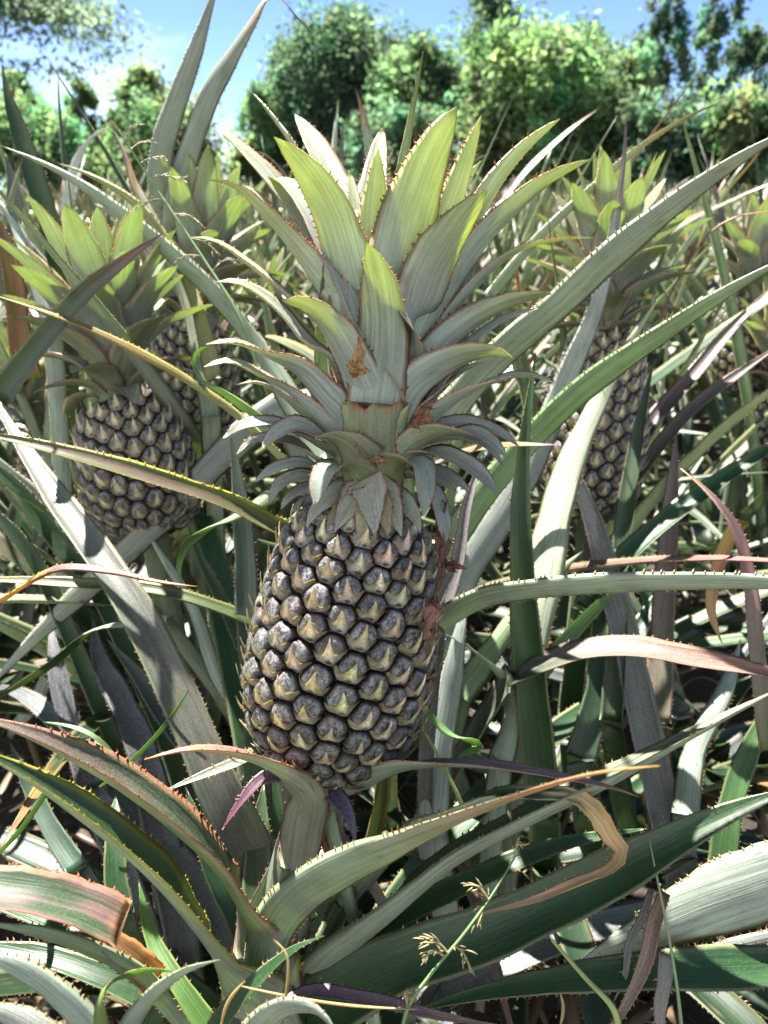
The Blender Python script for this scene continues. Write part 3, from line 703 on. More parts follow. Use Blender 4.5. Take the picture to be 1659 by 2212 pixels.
def low_fruit(bot, ax, L, R, r, area=3.5e-4, ref=(0, 1, 0)):
    mb = core_mesh(bot, ax, np.array(ref, float), L, R, (.010, .009, .008))
    fc = fruit_cells(L, R, area); fr_ = [cell_frame(bot, ax, np.array(ref, float), L, R, s, ang) for s, ang, _ in fc]
    C, X, Y = (np.array([q[k] for q in fr_]) for k in range(3))
    for i, ((s, ang, sp), (c, x, y, z)) in enumerate(zip(fc, fr_)):
        b = cell_radius(i, C, X, Y, sp); src = FRUITLETS_LOW[int(r.integers(4))]
        Rm = np.stack([x, y, z], 1); jit = .85 + .3 * r.random(); n0 = mb.n
        for a, cc, tc, lu, pp in zip(src.v, src.c, src.t, src.l, src.p):
            mb.v.append(warp_cell(a, b) @ Rm.T + c); mb.c.append(cc * jit); mb.t.append(tc); mb.l.append(lu + i * 3.1); mb.p.append(pp); mb.n += len(a)
        for f in src.f4: mb.f4.append(f + n0)
        for f in src.f3: mb.f3.append(f + n0)
    return mb
def fruit_on(parent, bot, top, R, r, Lc=None, crown_axis=None, crown_n=34, res=(16, 7), stalk=True, sp=True):
    """fruit with crown and stalk as parts of a plant"""
    org = ORG.get(parent.name, np.zeros(3)); bot, top = np.asarray(bot, float), np.asarray(top, float)
    L = np.linalg.norm(top - bot); ax = (top - bot) / L
    low_fruit(bot, ax, L, R, r).build('fruit', M_RIND, parent, org)
    if Lc:
        ca = nrm(np.asarray(crown_axis, float)) if crown_axis is not None else ax
        cmb = MB(); tube(cmb, [top - ax * .01, top + ca * Lc * .25, top + ca * Lc * .5], .022, .008, (.16, .2, .1), n=8, seg=10)
        cr = sub('crown', cmb, M_LEAF, parent, org)
        mbs = []; crown_rosette(mbs, top - ax * .004, ca, Lc, crown_n, r, res=res, spines=sp)
        for mb in mbs: mb.build('crown_leaf', M_LEAF, cr, org)
    if stalk:
        mb = MB(); g = np.array([bot[0] - ax[0] * .1, bot[1] - ax[1] * .1, max(.03, bot[2] - .35)])
        tube(mb, [g, (g + bot) / 2, bot + ax * .01], .016, .014, (.16, .2, .12), n=10, seg=10); mb.build('stalk', M_LEAF, parent, org)

# ================================================================== the nearest plant
MAIN_BASE = P(615, 2150, .53); MAIN_BASE[2] = 0.0
main = plant('nearest pineapple plant, its big fruit and tall spiny crown filling the middle', MAIN_BASE)
MO = ORG[main.name]
F_BOT, F_TOP = P(699, 1652, .520), P(788, 1100, .512)
FL = np.linalg.norm(F_TOP - F_BOT); FAX = (F_TOP - F_BOT) / FL; FR = .0605
fruit = sub('fruit', core_mesh(F_BOT, FAX, np.array([0, 1., 0]), FL, FR), M_RIND, main, MO)
fcs = fruit_cells(FL, FR, 3.25e-4)
frs = [cell_frame(F_BOT, FAX, np.array([0, 1., 0]), FL, FR, s, ang) for s, ang, _ in fcs]
CC, CXX, CYY = (np.array([q[k] for q in frs]) for k in range(3))
order = sorted(range(len(fcs)), key=lambda i: -np.dot(frs[i][3], nrm(CAM - frs[i][0])))
fr = np.random.default_rng(3)
hid = MB()
for k, i in enumerate(order):
    c, x, y, z = frs[i]; b = cell_radius(i, CC, CXX, CYY, fcs[i][2]); tilt = fr.normal(0, .09)
    src = FRUITLETS[int(fr.integers(len(FRUITLETS)))]; x2 = x * math.cos(tilt) + y * math.sin(tilt); y2 = np.cross(z, x2)
    Rm = np.stack([x2, y2, z], 1); hz = 1 + .12 * fr.normal(); dry = max(0, fr.normal(0, .22)); tone = (1 + .16 * fr.normal()) * (1 + .06 * fr.normal(0, 1, 3)) * (1 - dry * np.array([.35, .55, .65]))
    b2 = np.interp((np.linspace(0, 2 * np.pi, 72, endpoint=False) + tilt) % (2 * np.pi), np.linspace(0, 2 * np.pi, 73), np.append(b, b[0]))
    one = MB() if k < 98 else hid; n0 = one.n
    for a, cc, tc, lu, pp in zip(src.v, src.c, src.t, src.l, src.p):
        v = warp_cell(a, b2, .975); v[:, 2] *= hz
        one.v.append(v @ Rm.T + (c - MO if k < 98 else c)); one.c.append(np.clip(cc * tone, 0, .9)); one.t.append(tc); one.l.append(lu + np.array([3.7 * k, 1.3 * k, 0])); one.p.append(pp * np.array([1, 1 + .25 * fr.normal(), 1])); one.n += len(a)
    for f in src.f4: one.f4.append(f + n0)
    for f in src.f3: one.f3.append(f + n0)
    if k < 98: one.build('fruitlet', M_RIND, fruit)
o = hid.build('fruitlets', M_RIND, fruit, MO); o['kind'] = 'stuff'

# crown of the nearest fruit
C_TOP = P(846, 560, .497)
cmb = MB(); tube(cmb, [F_TOP - FAX * .02, P(800, 980, .510), P(822, 780, .505), C_TOP], .030, .006, (.16, .19, .10), n=16, seg=14)
crown = sub('crown', cmb, M_LEAF, main, MO)
def axd(y): return float(np.interp(y, [300, 560, 1098], [.488, .497, .512]))
def cleaf(pts, w, th, db, dt, style='K', bow=0.0, **kw):
    m = len(pts) - 1; q = []
    for k, (x, y) in enumerate(pts):
        t = k / m
        q.append((x, y, axd(y) + db + (dt - db) * t - bow * math.sin(math.pi * t)))
    kw.setdefault('prof', 'crown')
    if style == 'K' and 40 < abs(th[-1] if isinstance(th, (tuple, list)) else th) < 150: kw.setdefault('trans', .2)
    if style == 'K': w = w * 1.16
    elif style == 'Kl': w = w * 1.35
    return blade(crown, q, w, th, style, name='crown_leaf', **kw)
CROWN = [
 # upright leaves at the back, upper faces to the sun
 ([(800, 760), (770, 560), (735, 430), (685, 320), (637, 247)], 84, 34, .012, .135, 'K', {}),
 ([(815, 760), (800, 560), (806, 420), (827, 275)], 80, -10, .015, .140, 'K', {}),
 ([(795, 760), (778, 560), (765, 440), (754, 367)], 46, 20, .008, .060, 'K', {}),
 ([(780, 770), (690, 555), (650, 478), (590, 400), (525, 328), (465, 270)], 92, 62, .006, .055, 'K', {}),
 ([(780, 780), (700, 600), (620, 500), (555, 420), (515, 395)], 60, 72, .008, .03, 'K', {}),
 ([(790, 700), (690, 430), (640, 330), (585, 250), (542, 198)], 40, 100, .02, .085, 'K', {}),
 # the tall ones with the sun behind
 ([(815, 900), (835, 680), (862, 560), (897, 430), (940, 320), (987, 230)], 146, (180, -172, -168), -.006, -.022, 'K', dict(fold=.26)),
 ([(805, 900), (775, 700), (745, 560), (712, 455), (655, 365), (592, 296)], 116, (180, 165, 155), -.008, -.030, 'K', dict(fold=.26)),
 ([(810, 800), (803, 600), (806, 480), (812, 400), (817, 322)], 84, 178, -.004, -.012, 'K', {}),
 ([(845, 800), (905, 610), (960, 480), (998, 375), (1040, 250)], 70, -160, .002, .002, 'K', {}),
 ([(850, 800), (925, 610), (985, 445), (1010, 390), (1040, 347)], 42, -150, .014, .05, 'K', {}),
 ([(850, 820), (930, 640), (1000, 520), (1065, 405), (1130, 325), (1210, 257)], 66, -138, .006, .012, 'K', {}),
 ([(855, 830), (935, 660), (1015, 528), (1070, 460), (1134, 402)], 80, -66, .012, .045, 'K', {}),
 ([(858, 860), (915, 725), (980, 607), (1040, 520), (1112, 450), (1190, 388), (1276, 345)], 80, (-150, -132, -128), .000, .000, 'K', {}),
 ([(830, 890), (868, 760), (905, 650), (952, 540), (1015, 455), (1052, 410)], 126, (180, -162, -160), -.010, -.028, 'K', dict(fold=.26)),
 ([(800, 985), (808, 880), (822, 780), (826, 680), (815, 600), (793, 525)], 124, (180, 180, 178), -.018, -.042, 'K', dict(fold=.30)),
 # left middle
 ([(795, 900), (755, 700), (680, 590), (610, 505), (550, 443), (500, 400), (447, 389)], 92, (165, 128, 100), -.004, -.020, 'K', dict(trans=.14)),
 ([(795, 900), (720, 735), (630, 650), (585, 612), (525, 562), (465, 522), (410, 512)], 58, (140, 85, 72), .010, .020, 'K', {}),
 ([(795, 930), (750, 840), (715, 775), (660, 740), (615, 685), (565, 640), (515, 612), (467, 609)], 80, (130, 76, 66), .000, -.004, 'K', {}),
 ([(800, 980), (790, 860), (750, 765), (705, 695), (650, 656), (610, 650)], 100, (176, 150, 128), -.016, -.046, 'K', dict(fold=.28, trans=.22)),
 ([(798, 985), (752, 915), (706, 868), (650, 806), (580, 772), (510, 742), (445, 744)], 88, (170, 148, 120, 88, 66), -.012, -.014, 'K', {}),
 ([(792, 985), (712, 930), (665, 884), (615, 842), (555, 808), (500, 782), (440, 793)], 64, (155, 120, 82, 58), -.004, .000, 'K', {}),
 ([(790, 985), (700, 935), (650, 893), (605, 853), (557, 828), (512, 831)], 48, (150, 105, 75), .002, .010, 'Kl', {}),
 # right middle
 ([(835, 950), (895, 845), (965, 736), (1040, 682), (1115, 650), (1192, 635)], 82, (-170, -142, -125), -.004, .004, 'K', {}),
 ([(840, 900), (925, 785), (985, 668), (1040, 602), (1125, 540), (1200, 520), (1282, 514)], 50, (-140, -112, -100), .006, .012, 'K', {}),
 ([(845, 920), (940, 860), (1012, 750), (1088, 692), (1162, 667)], 60, (-100, -72, -66), .008, .016, 'K', {}),
 ([(835, 965), (850, 910), (895, 832), (965, 786), (1035, 764), (1075, 762), (1107, 774)], 88, (-172, -145, -118), -.012, -.028, 'K', dict(fold=.28)),
 ([(850, 940), (915, 878), (965, 830), (1010, 797), (1047, 783)], 58, (-110, -74, -66), .004, .010, 'K', {}),
 ([(846, 985), (905, 930), (985, 866), (1060, 829), (1130, 812), (1202, 829)], 68, (-162, -120, -82, -70), -.004, .004, 'K', {}),
 ([(840, 700), (960, 640), (1005, 615), (1030, 567), (1065, 535)], 42, -66, .014, .034, 'K', {}),
 # recurved lower leaves
 ([(830, 1000), (880, 957), (940, 922), (1015, 914), (1080, 934), (1120, 964)], 44, (-140, -64, -36), .000, .000, 'Kl', {}),
 ([(830, 1010), (880, 975), (935, 955), (990, 948), (1050, 965), (1085, 1005)], 52, (-145, -90, -50), -.004, -.006, 'Kl', {}),
 ([(825, 1030), (870, 1000), (910, 980), (965, 985), (1025, 1016), (1075, 1066)], 62, (-145, -64, -32), -.012, -.022, 'Kl', {}),
 ([(825, 1040), (870, 1015), (920, 1016), (965, 1026), (1017, 1064)], 40, (-130, -60, -32), -.006, -.006, 'Kl', {}),
 ([(825, 1045), (880, 1022), (930, 1030), (985, 1061)], 34, (-120, -60, -32), .004, .006, 'Kl', {}),
 ([(812, 1085), (832, 1035), (868, 998), (903, 1004), (916, 1050), (914, 1115)], 92, (-178, -165, -110, -60, -32, -22), -.030, -.054, 'Kl', dict(fold=.3, prof='fold')),
 ([(830, 1060), (880, 1030), (920, 1045), (942, 1085), (957, 1130), (962, 1172)], 62, (-130, -70, -28), -.014, -.030, 'Kl', {}),
 ([(796, 1085), (778, 1040), (742, 1008), (708, 1018), (690, 1052), (681, 1096)], 88, (178, 165, 110, 60, 34, 24), -.032, -.054, 'Kl', dict(fold=.3, prof='fold')),
 ([(795, 1065), (797, 1045), (800, 1072), (805, 1112), (810, 1158)], 74, (10, 0, -4), -.040, -.048, 'Kl', dict(prof='tri')),
 ([(785, 1075), (775, 1066), (757, 1090), (738, 1120), (722, 1150)], 60, (30, 12, 8), -.036, -.044, 'Kl', dict(prof='tri')),
 ([(780, 1065), (745, 1058), (708, 1078), (680, 1106), (662, 1142)], 54, (70, 35, 20), -.028, -.036, 'Kl', dict(prof='spear')),
 ([(815, 1078), (826, 1062), (842, 1090), (856, 1125), (867, 1158)], 64, (-20, -10, -5), -.036, -.044, 'Kl', dict(prof='tri')),
 ([(800, 1095), (800, 1090), (788, 1115), (780, 1145), (776, 1172)], 44, (5, 5, 5), -.042, -.047, 'Kl', dict(prof='tri', up=(.22, .21, .09), lo=(.2, .19, .08))),
 ([(815, 1092), (822, 1086), (830, 1112), (836, 1138), (838, 1160)], 42, (5, 0, 0), -.040, -.046, 'Kl', dict(prof='tri', up=(.22, .21, .09), lo=(.2, .19, .08))),
 ([(770, 1085), (755, 1080), (735, 1100), (718, 1122), (706, 1150)], 42, (20, 12, 10), -.034, -.042, 'Kl', dict(prof='tri', up=(.22, .21, .09), lo=(.2, .19, .08))),
 ([(840, 1085), (862, 1078), (885, 1100), (900, 1125), (908, 1152)], 50, (-30, -18, -10), -.030, -.040, 'Kl', dict(prof='tri')),
 ([(760, 1040), (690, 1013), (645, 1002), (595, 1012), (550, 1042)], 40, (135, 62, 36), -.010, -.014, 'Kl', {}),
 ([(760, 1050), (690, 1035), (645, 1030), (605, 1048), (582, 1088)], 46, (125, 58, 32), -.014, -.020, 'Kl', {}),
 ([(760, 1060), (700, 1050), (660, 1056), (630, 1070), (607, 1100)], 36, (120, 56, 30), -.012, -.016, 'Kl', {}),
 ([(760, 1065), (710, 1066), (670, 1078), (648, 1090), (632, 1108)], 30, (110, 70, 30), -.006, -.008, 'Kl', {}),
 ([(770, 1000), (695, 968), (640, 934), (580, 914), (525, 919), (482, 947)], 44, (140, 64, 38), .000, .000, 'Kl', {}),
 ([(775, 1010), (720, 965), (685, 942), (640, 920), (600, 934), (567, 967)], 56, (150, 64, 22), -.012, -.022, 'Kl', {}),
 ([(770, 1015), (692, 1000), (655, 970), (605, 950), (550, 950), (512, 982)], 40, (140, 70, 45), -.006, -.008, 'Kl', {}),
 ([(800, 1040), (782, 1000), (752, 962), (718, 945), (684, 944)], 100, (178, 155, 128, 112), -.026, -.040, 'Kl', dict(prof='spear')),
 ([(800, 1015), (780, 965), (758, 912), (738, 868)], 84, (178, 162, 150), -.022, -.036, 'K', dict(prof='spear')),
 ([(816, 1015), (838, 965), (862, 915), (884, 874)], 80, (-178, -162, -150), -.022, -.034, 'K', dict(prof='spear')),
 # broken leaf in the middle, its end torn across
 ([(808, 1060), (807, 985), (806, 930), (807, 868)], 112, (180, 180, 180), -.024, -.040, 'Kl', dict(prof='flare', fold=.40, stops=[(0, (.2, .2, .1), 0), (.9, (.25, .2, .1), 0), (.97, (.36, .2, .09), .7), (1, (.3, .14, .08), 1)])),
 ([(803, 1105), (802, 1070), (800, 1030), (797, 1000)], 120, (180, 180, 180), -.030, -.040, 'Kl', dict(prof='spear', fold=.45, lo=(.19, .20, .09))),
 ([(838, 1050), (860, 1000), (899, 955), (970, 937), (1040, 942), (1095, 990)], 66, (-172, -150, -110, -60, -40), -.024, -.024, 'Kl', {}),
]
for pts, w, th, db, dt, stl, kw in CROWN:
    cleaf(pts, w, th, db, dt, stl, **kw)
# leaves on the far side of the crown
cr_r = np.random.default_rng(21)
for k in range(12):
    a = math.radians(58 + 66 * k / 11); rad = np.array([math.cos(a), math.sin(a), 0]); h = .02 + .09 * (k % 4) / 3
    p0 = F_TOP + np.array([.005, .008, h]); L = .075 + .03 * (k % 3)
    pts = [p0, p0 + rad * L * .3 + np.array([0, 0, L * .35]), p0 + rad * L * .65 + np.array([0, 0, L * .62]), p0 + rad * L + np.array([0, 0, L * .70])]
    mb = MB(); leaf_geom(mb, pts, transport(np.array([0, 0, .6]) - rad * .8), .032, 'K', prof='crown', n=18, seed=k); mb.build('crown_leaf', M_LEAF, crown, MO)

def crumple(parent, x, y, d, wpx, hpx, col, name, seed=0, ang=0., depth=.35, label=None):
    """a curled, creased scrap of dry leaf with thickness"""
    r = np.random.default_rng(seed); nu, nv = 13, 17; c = P(x, y, d); s = d / FPX
    u, v = np.meshgrid(np.linspace(-1, 1, nu), np.linspace(-1, 1, nv))
    wob = .30 * np.sin(v * 4 + seed) + .25 * np.sin(v * 9 + 2 * seed)
    X = (u * (.75 + .35 * np.sin(v * 3.2 + seed)) + wob * .5) * wpx / 2; Y = v * hpx / 2 + 3 * np.sin(u * 4 + seed)
    Z = depth * wpx * (.5 * np.cos(u * 2.6 + v * 2) + .3 * np.sin(u * 6 + v * 5 + seed) + .2 * np.sin(v * 11 + seed))
    Z += r.normal(0, .02 * wpx, Z.shape)
    ca, sa = math.cos(ang), math.sin(ang)
    A = c + ((X * ca - Y * sa) * s)[..., None] * RGT - ((X * sa + Y * ca) * s)[..., None] * UPV - (Z * s)[..., None] * FWD
    B = A + FWD * .0007
    i = np.arange(nv - 1)[:, None] * nu; j = np.arange(nu - 1)[None]
    q = np.stack([i + j, i + j + 1, i + nu + j + 1, i + nu + j], -1).reshape(-1, 4); n0 = nu * nv
    rim = [k for k in range(nu)] + [nu * (k + 1) + nu - 1 for k in range(nv - 1)] + [n0 - 2 - k for k in range(nu - 1)] + [nu * (nv - 2 - k) for k in range(nv - 2)]
    e = [[rim[k], rim[(k + 1) % len(rim)], rim[(k + 1) % len(rim)] + n0, rim[k] + n0] for k in range(len(rim))]
    cc = np.array(col) * (.75 + .5 * r.random((n0, 1)))
    mb = MB(); mb.add(np.concatenate([A.reshape(-1, 3), B.reshape(-1, 3)]), np.concatenate([q, q[:, ::-1] + n0, np.array(e)]), None, np.concatenate([cc, cc]), (.8, .45, .15), np.concatenate([np.stack([X * s, Y * s, 0 * X], -1).reshape(-1, 3)] * 2), (.25, .15, .6))
    o = mb.build(name, M_LEAF, parent, ORG.get(parent.name, (0, 0, 0)))
    if label: o['label'] = label
    return o
crumple(crown, 775, 762, .452, 24, 66, (.36, .20, .08), 'withered_scrap', 1, .1)
crumple(crown, 770, 797, .450, 46, 36, (.40, .23, .09), 'withered_scrap', 2, .3)
crumple(crown, 908, 903, .470, 40, 48, (.24, .11, .06), 'withered_scrap', 3, .5)
crumple(crown, 922, 882, .472, 40, 16, (.20, .10, .06), 'withered_scrap', 4, -.5)
crumple(crown, 773, 970, .465, 18, 26, (.30, .15, .08), 'withered_scrap', 5)
crumple(crown, 856, 975, .463, 12, 34, (.30, .14, .07), 'withered_scrap', 6)
crumple(crown, 824, 993, .460, 30, 18, (.30, .16, .09), 'withered_scrap', 7)
# withered leaf stuck to the right flank of the fruit
for k, (x, y, d, w_, h_, an) in enumerate([(956, 1120, .490, 26, 76, .15), (956, 1185, .486, 34, 80, -.1), (948, 1262, .483, 20, 84, .2), (938, 1335, .478, 32, 66, -.15), (924, 1385, .474, 18, 50, .3)]):
    crumple(main, x, y, d, w_, h_, [(.11, .06, .045), (.13, .065, .045), (.09, .05, .035), (.17, .09, .065), (.13, .075, .05)][k], 'withered_scrap', 20 + k, an, .5, label='brown withered scrap clinging to the right flank of the fruit')
crumple(main, 975, 1222, .490, 52, 22, (.16, .07, .05), 'withered_scrap', 9, .3)
crumple(main, 928, 1345, .470, 34, 70, (.24, .12, .09), 'withered_scrap', 10, .1)

# stalk and leaves of the nearest plant
mb = MB(); tube(mb, [P(585, 2090, .53), P(622, 1900, .525), P(660, 1780, .522), P(706, 1690, .522)], .0155, .0145, (.16, .19, .13), n=22, seg=14); mb.build('stalk', M_LEAF, main, MO)
B = lambda *a, **k: blade(main, *a, **k)
TIPO = [(0, (.3, .2, .1), 0), (.62, (.3, .2, .1), 0), (.85, (.36, .17, .10), .8), (.97, (.45, .23, .06), 1), (1, (.5, .3, .05), 1)]
B([(640, 1880, .508), (655, 1780, .500), (662, 1732, .484), (612, 1680, .462), (520, 1638, .448), (420, 1622, .438), (312, 1641, .432)], 130, (180, 178, 140, 95, 74, 66), 'Pink', prof='spear', stops=TIPO, fold=.5)
B([(700, 1740, .515), (640, 1640, .520), (560, 1628, .505), (500, 1652, .49), (425, 1680, .478), (345, 1713, .47)], 52, (150, 60, 30, 15), 'Sil', prof='spear')
B([(640, 1680, .53), (570, 1680, .525), (525, 1725, .515), (480, 1793, .505)], 36, (20, 10, 0), 'Pur', prof='spear', stops=[(0, (.15, .07, .12), .5), (.8, (.17, .06, .10), .8), (1, (.3, .08, .07), 1)])
B([(690, 1712, .50), (720, 1715, .488), (745, 1745, .480), (762, 1790, .476), (767, 1828, .474)], 52, (-30, -10, -25), 'Pur', prof='spear', stops=[(0, (.05, .06, .09), 1), (.5, (.055, .04, .08), 1), (1, (.07, .03, .08), 1)])
B([(735, 1700, .50), (790, 1688, .49), (865, 1664, .48), (1015, 1655, .472), (1140, 1668, .468), (1240, 1685, .465), (1330, 1705, .462), (1382, 1722, .46)], 108, (-140, -85, -72, -66), 'Pur', prof='spear', stops=[(0, (.05, .08, .04), 0), (.55, (.12, .04, .10), .25), (.85, (.35, .12, .16), .6), (1, (.45, .3, .1), 1)])
B([(690, 1790, .535), (712, 1840, .53), (700, 1890, .53), (680, 1950, .53)], 30, 20, 'Dry', spines=False, prof='spear')
# big blade sweeping to the right, closest to the lens
B([(560, 2150, .485), (590, 2010, .465), (640, 1945, .445), (730, 1888, .42), (850, 1836, .392), (1000, 1772, .36), (1150, 1712, .335), (1300, 1670, .315), (1425, 1655, .30)], 138, (-178, -168, -155, -138, -112, -88, -76), 'G', stops=[(0, (.3, .15, .1), 0), (.5, (.33, .17, .13), .0), (.75, (.34, .17, .13), .45), (.93, (.44, .22, .08), .9), (1, (.5, .33, .08), 1)], prof='spear', fold=.34)
# two blades sweeping up to the left
B([(565, 2090, .488), (520, 1975, .468), (470, 1885, .455), (385, 1796, .442), (215, 1672, .425), (60, 1590, .412), (-60, 1545, .405)], 195, (150, 84, 68, 60, 54), 'Pink', fold=.55, up=(.045, .075, .04), c2=((.16, .10, .095), .5), stops=[(0, (.2, .1, .1), 0), (.72, (.25, .12, .12), 0), (.9, (.27, .14, .14), .3), (1, (.28, .15, .14), .5)])
B([(560, 2190, .478), (480, 2095, .455), (420, 2010, .437), (345, 1912, .418), (200, 1786, .397), (40, 1672, .38), (-80, 1610, .37)], 205, (150, 90, 72, 64, 58), 'Yel', fold=.55, lo=LO, up=(.03, .065, .025))
# green blades seen behind them
B([(560, 2150, .51), (520, 2000, .515), (470, 1900, .52), (420, 1760, .53), (400, 1700, .54)], 70, 10, 'G')
B([(600, 2120, .53), (560, 1960, .56), (560, 1800, .58), (570, 1690, .60)], 90, (10, 0), 'G', stops=[(0, (.10, .15, .07), .4), (1, (.07, .11, .05), .4)])
B([(590, 2110, .535), (620, 1980, .54), (660, 1900, .56), (720, 1800, .60)], 70, 170, 'Gr')
# large dark blade to the lower right, upper face open to the light
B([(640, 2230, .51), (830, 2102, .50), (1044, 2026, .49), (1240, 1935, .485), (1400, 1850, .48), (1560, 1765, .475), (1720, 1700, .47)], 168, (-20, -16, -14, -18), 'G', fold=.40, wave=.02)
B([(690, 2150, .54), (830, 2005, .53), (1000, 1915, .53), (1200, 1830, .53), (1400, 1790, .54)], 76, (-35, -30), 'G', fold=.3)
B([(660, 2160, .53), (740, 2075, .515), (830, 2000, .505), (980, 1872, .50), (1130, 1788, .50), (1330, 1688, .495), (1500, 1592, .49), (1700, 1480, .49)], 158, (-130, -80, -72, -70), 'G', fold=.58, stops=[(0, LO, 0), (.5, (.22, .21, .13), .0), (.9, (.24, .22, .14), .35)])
# arching blade ending in a long dry tip
B([(740, 1960, .535), (900, 1800, .52), (1050, 1735, .505), (1150, 1716, .497), (1245, 1722, .487), (1296, 1762, .478), (1318, 1800, .472), (1345, 1838, .464), (1325, 1872, .456), (1255, 1908, .448), (1160, 1942, .44), (1030, 1978, .432)], 62, (-165, -150, -130, -110, -60, -25, 25, 55, 30, 50), 'G', wave=.34, fold=.5, prof='bulge2',
  stops=[(0, LO, 0), (.52, LO, 0), (.58, (.62, .44, .22), 1), (.75, (.60, .36, .16), 1), (1, (.55, .34, .17), 1)], label='grey green leaf with a long dry orange tip')
# snapped leaf at the lower left
B([(258, 2006, .432), (190, 1972, .427), (100, 1946, .422), (0, 1930, .418), (-80, 1924, .415)], 132, (40, 38, 38, 40), 'Pink', prof='blunt', fold=.36, up=(.04, .07, .035), c2=((.25, .13, .15), .7), speck=(.1, .16), stops=[(0, (.36, .20, .10), .8), (.03, (.30, .15, .09), .4), (.16, (.3, .15, .15), 0)], label='leaf snapped across, its pinkish upper face turned to the sky')
B([(330, 2140, .452), (275, 2092, .440), (150, 2035, .428), (0, 2000, .42), (-60, 1992, .415)], 52, (150, 140), 'G', prof='long')
B([(330, 2120, .455), (280, 2070, .448), (235, 2040, .442), (222, 2030, .44)], 76, (20, 40), 'Dry', prof='blunt', spines=False)
# young leaves at the bottom
B([(230, 2290, .40), (214, 2200, .395), (226, 2140, .388), (262, 2108, .38), (320, 2094, .372), (372, 2098, .366)], 62, (150, 120, 70, 30), 'Lime', prof='spear', fold=.3)
B([(250, 2290, .385), (290, 2205, .378), (340, 2142, .37), (405, 2096, .362), (474, 2074, .356)], 60, (-160, -140, -130), 'Gr', prof='spear', fold=.28)
B([(430, 2290, .43), (480, 2205, .425), (555, 2120, .42), (630, 2054, .415), (700, 2022, .41)], 58, (-30, -40), 'G', prof='spear')
B([(520, 2330, .39), (560, 2230, .375), (620, 2180, .362), (690, 2190, .352), (740, 2260, .345)], 110, (-170, -140, -110), 'Gr', prof='spear')
B([(480, 2260, .45), (395, 2140, .46), (330, 2030, .48), (300, 1900, .50)], 52, (10, 0), 'Lime')
B([(580, 2260, .44), (600, 2200, .44), (650, 2150, .45), (800, 2160, .45), (950, 2196, .45), (1080, 2215, .45)], 44, (-40, -30), 'Brn', stops=[(0, (.10, .06, .08), 1), (.6, (.12, .07, .08), 1), (1, (.3, .2, .12), 1)], label='dry purplish brown leaf lying along the bottom')
# outer, older leaves of the same plant going down and back
for k, (az, L, el, w, stl) in enumerate([(40, .55, 25, .04, 'G'), (75, .6, 50, .042, 'G'), (110, .62, 48, .045, 'G'), (140, .55, 30, .04, 'PurG'), (160, .5, 15, .04, 'G'), (15, .5, 18, .04, 'PurG'), (95, .5, 15, .04, 'Gr'), (55, .5, 8, .04, 'G'), (125, .5, 8, .04, 'G')]):
    a = math.radians(az); rad = np.array([math.cos(a), math.sin(a), 0]); p0 = np.array([MO[0], MO[1] + .05, .20 - .01 * k]); e = math.radians(el)
    pts = [p0, p0 + (rad * math.cos(e + .3) + np.array([0, 0, math.sin(e + .3)])) * L * .4, p0 + (rad * math.cos(e) + np.array([0, 0, math.sin(e)])) * L * .8, p0 + (rad * math.cos(e - .2) + np.array([0, 0, math.sin(e - .2)])) * L]
    mb = MB(); leaf_geom(mb, pts, transport(np.array([0, 0, .6]) - rad * .8), w, stl, n=24, seed=k + 300); mb.build('leaf', M_LEAF, main, MO)

# ================================================================== neighbouring plants, traced
def base_at(x, Y): return np.array([x, Y, 0.0])
nr_ = np.random.default_rng(11)
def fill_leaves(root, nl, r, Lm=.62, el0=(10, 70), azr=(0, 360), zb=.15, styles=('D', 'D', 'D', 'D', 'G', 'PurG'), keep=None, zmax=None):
    """the plant's remaining leaves, seen only in glimpses between the traced ones"""
    o = ORG[root.name]
    for k in range(nl):
        az = math.radians(r.uniform(*azr)); el = math.radians(r.uniform(*el0)); L = Lm * r.uniform(.7, 1.1)
        rad = np.array([math.cos(az), math.sin(az), 0]); p = o + rad * .025 + np.array([0, 0, zb + .1 * r.random()]); pts = [p.copy()]; cu = r.uniform(.2, 1.0)
        for q in range(6):
            p = p + (rad * math.cos(el) + np.array([0, 0, math.sin(el)])) * L / 6; pts.append(p.copy()); el -= cu / 6
        pts = np.array(pts)
        if zmax and pts[:, 2].max() > zmax: pts[:, 2] = o[2] + (pts[:, 2] - o[2]) * zmax / pts[:, 2].max()
        if keep is not None and not keep(pts): continue
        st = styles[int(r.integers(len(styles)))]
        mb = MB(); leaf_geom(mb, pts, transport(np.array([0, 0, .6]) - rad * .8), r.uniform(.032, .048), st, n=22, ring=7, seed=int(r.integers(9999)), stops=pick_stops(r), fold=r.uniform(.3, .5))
        mb.build('leaf', M_LEAF, root, o)
def clear_of_fruit(pts):
    """keeps the filling leaves away from the lens and from the front of the nearest fruit"""
    for p in herm(pts, 30):
        d = np.dot(p - CAM, FWD)
        if d < .30: return False
        x = CX + FPX * np.dot(p - CAM, RGT) / d; y = CY - FPX * np.dot(p - CAM, UPV) / d
        if d < .64 and 400 < x < 1130 and 150 < y < 1800: return False
        if d < .64 and (x < 400 or x > 1130) and -50 < y < 1500 and -100 < x < 1760: return False
    return True

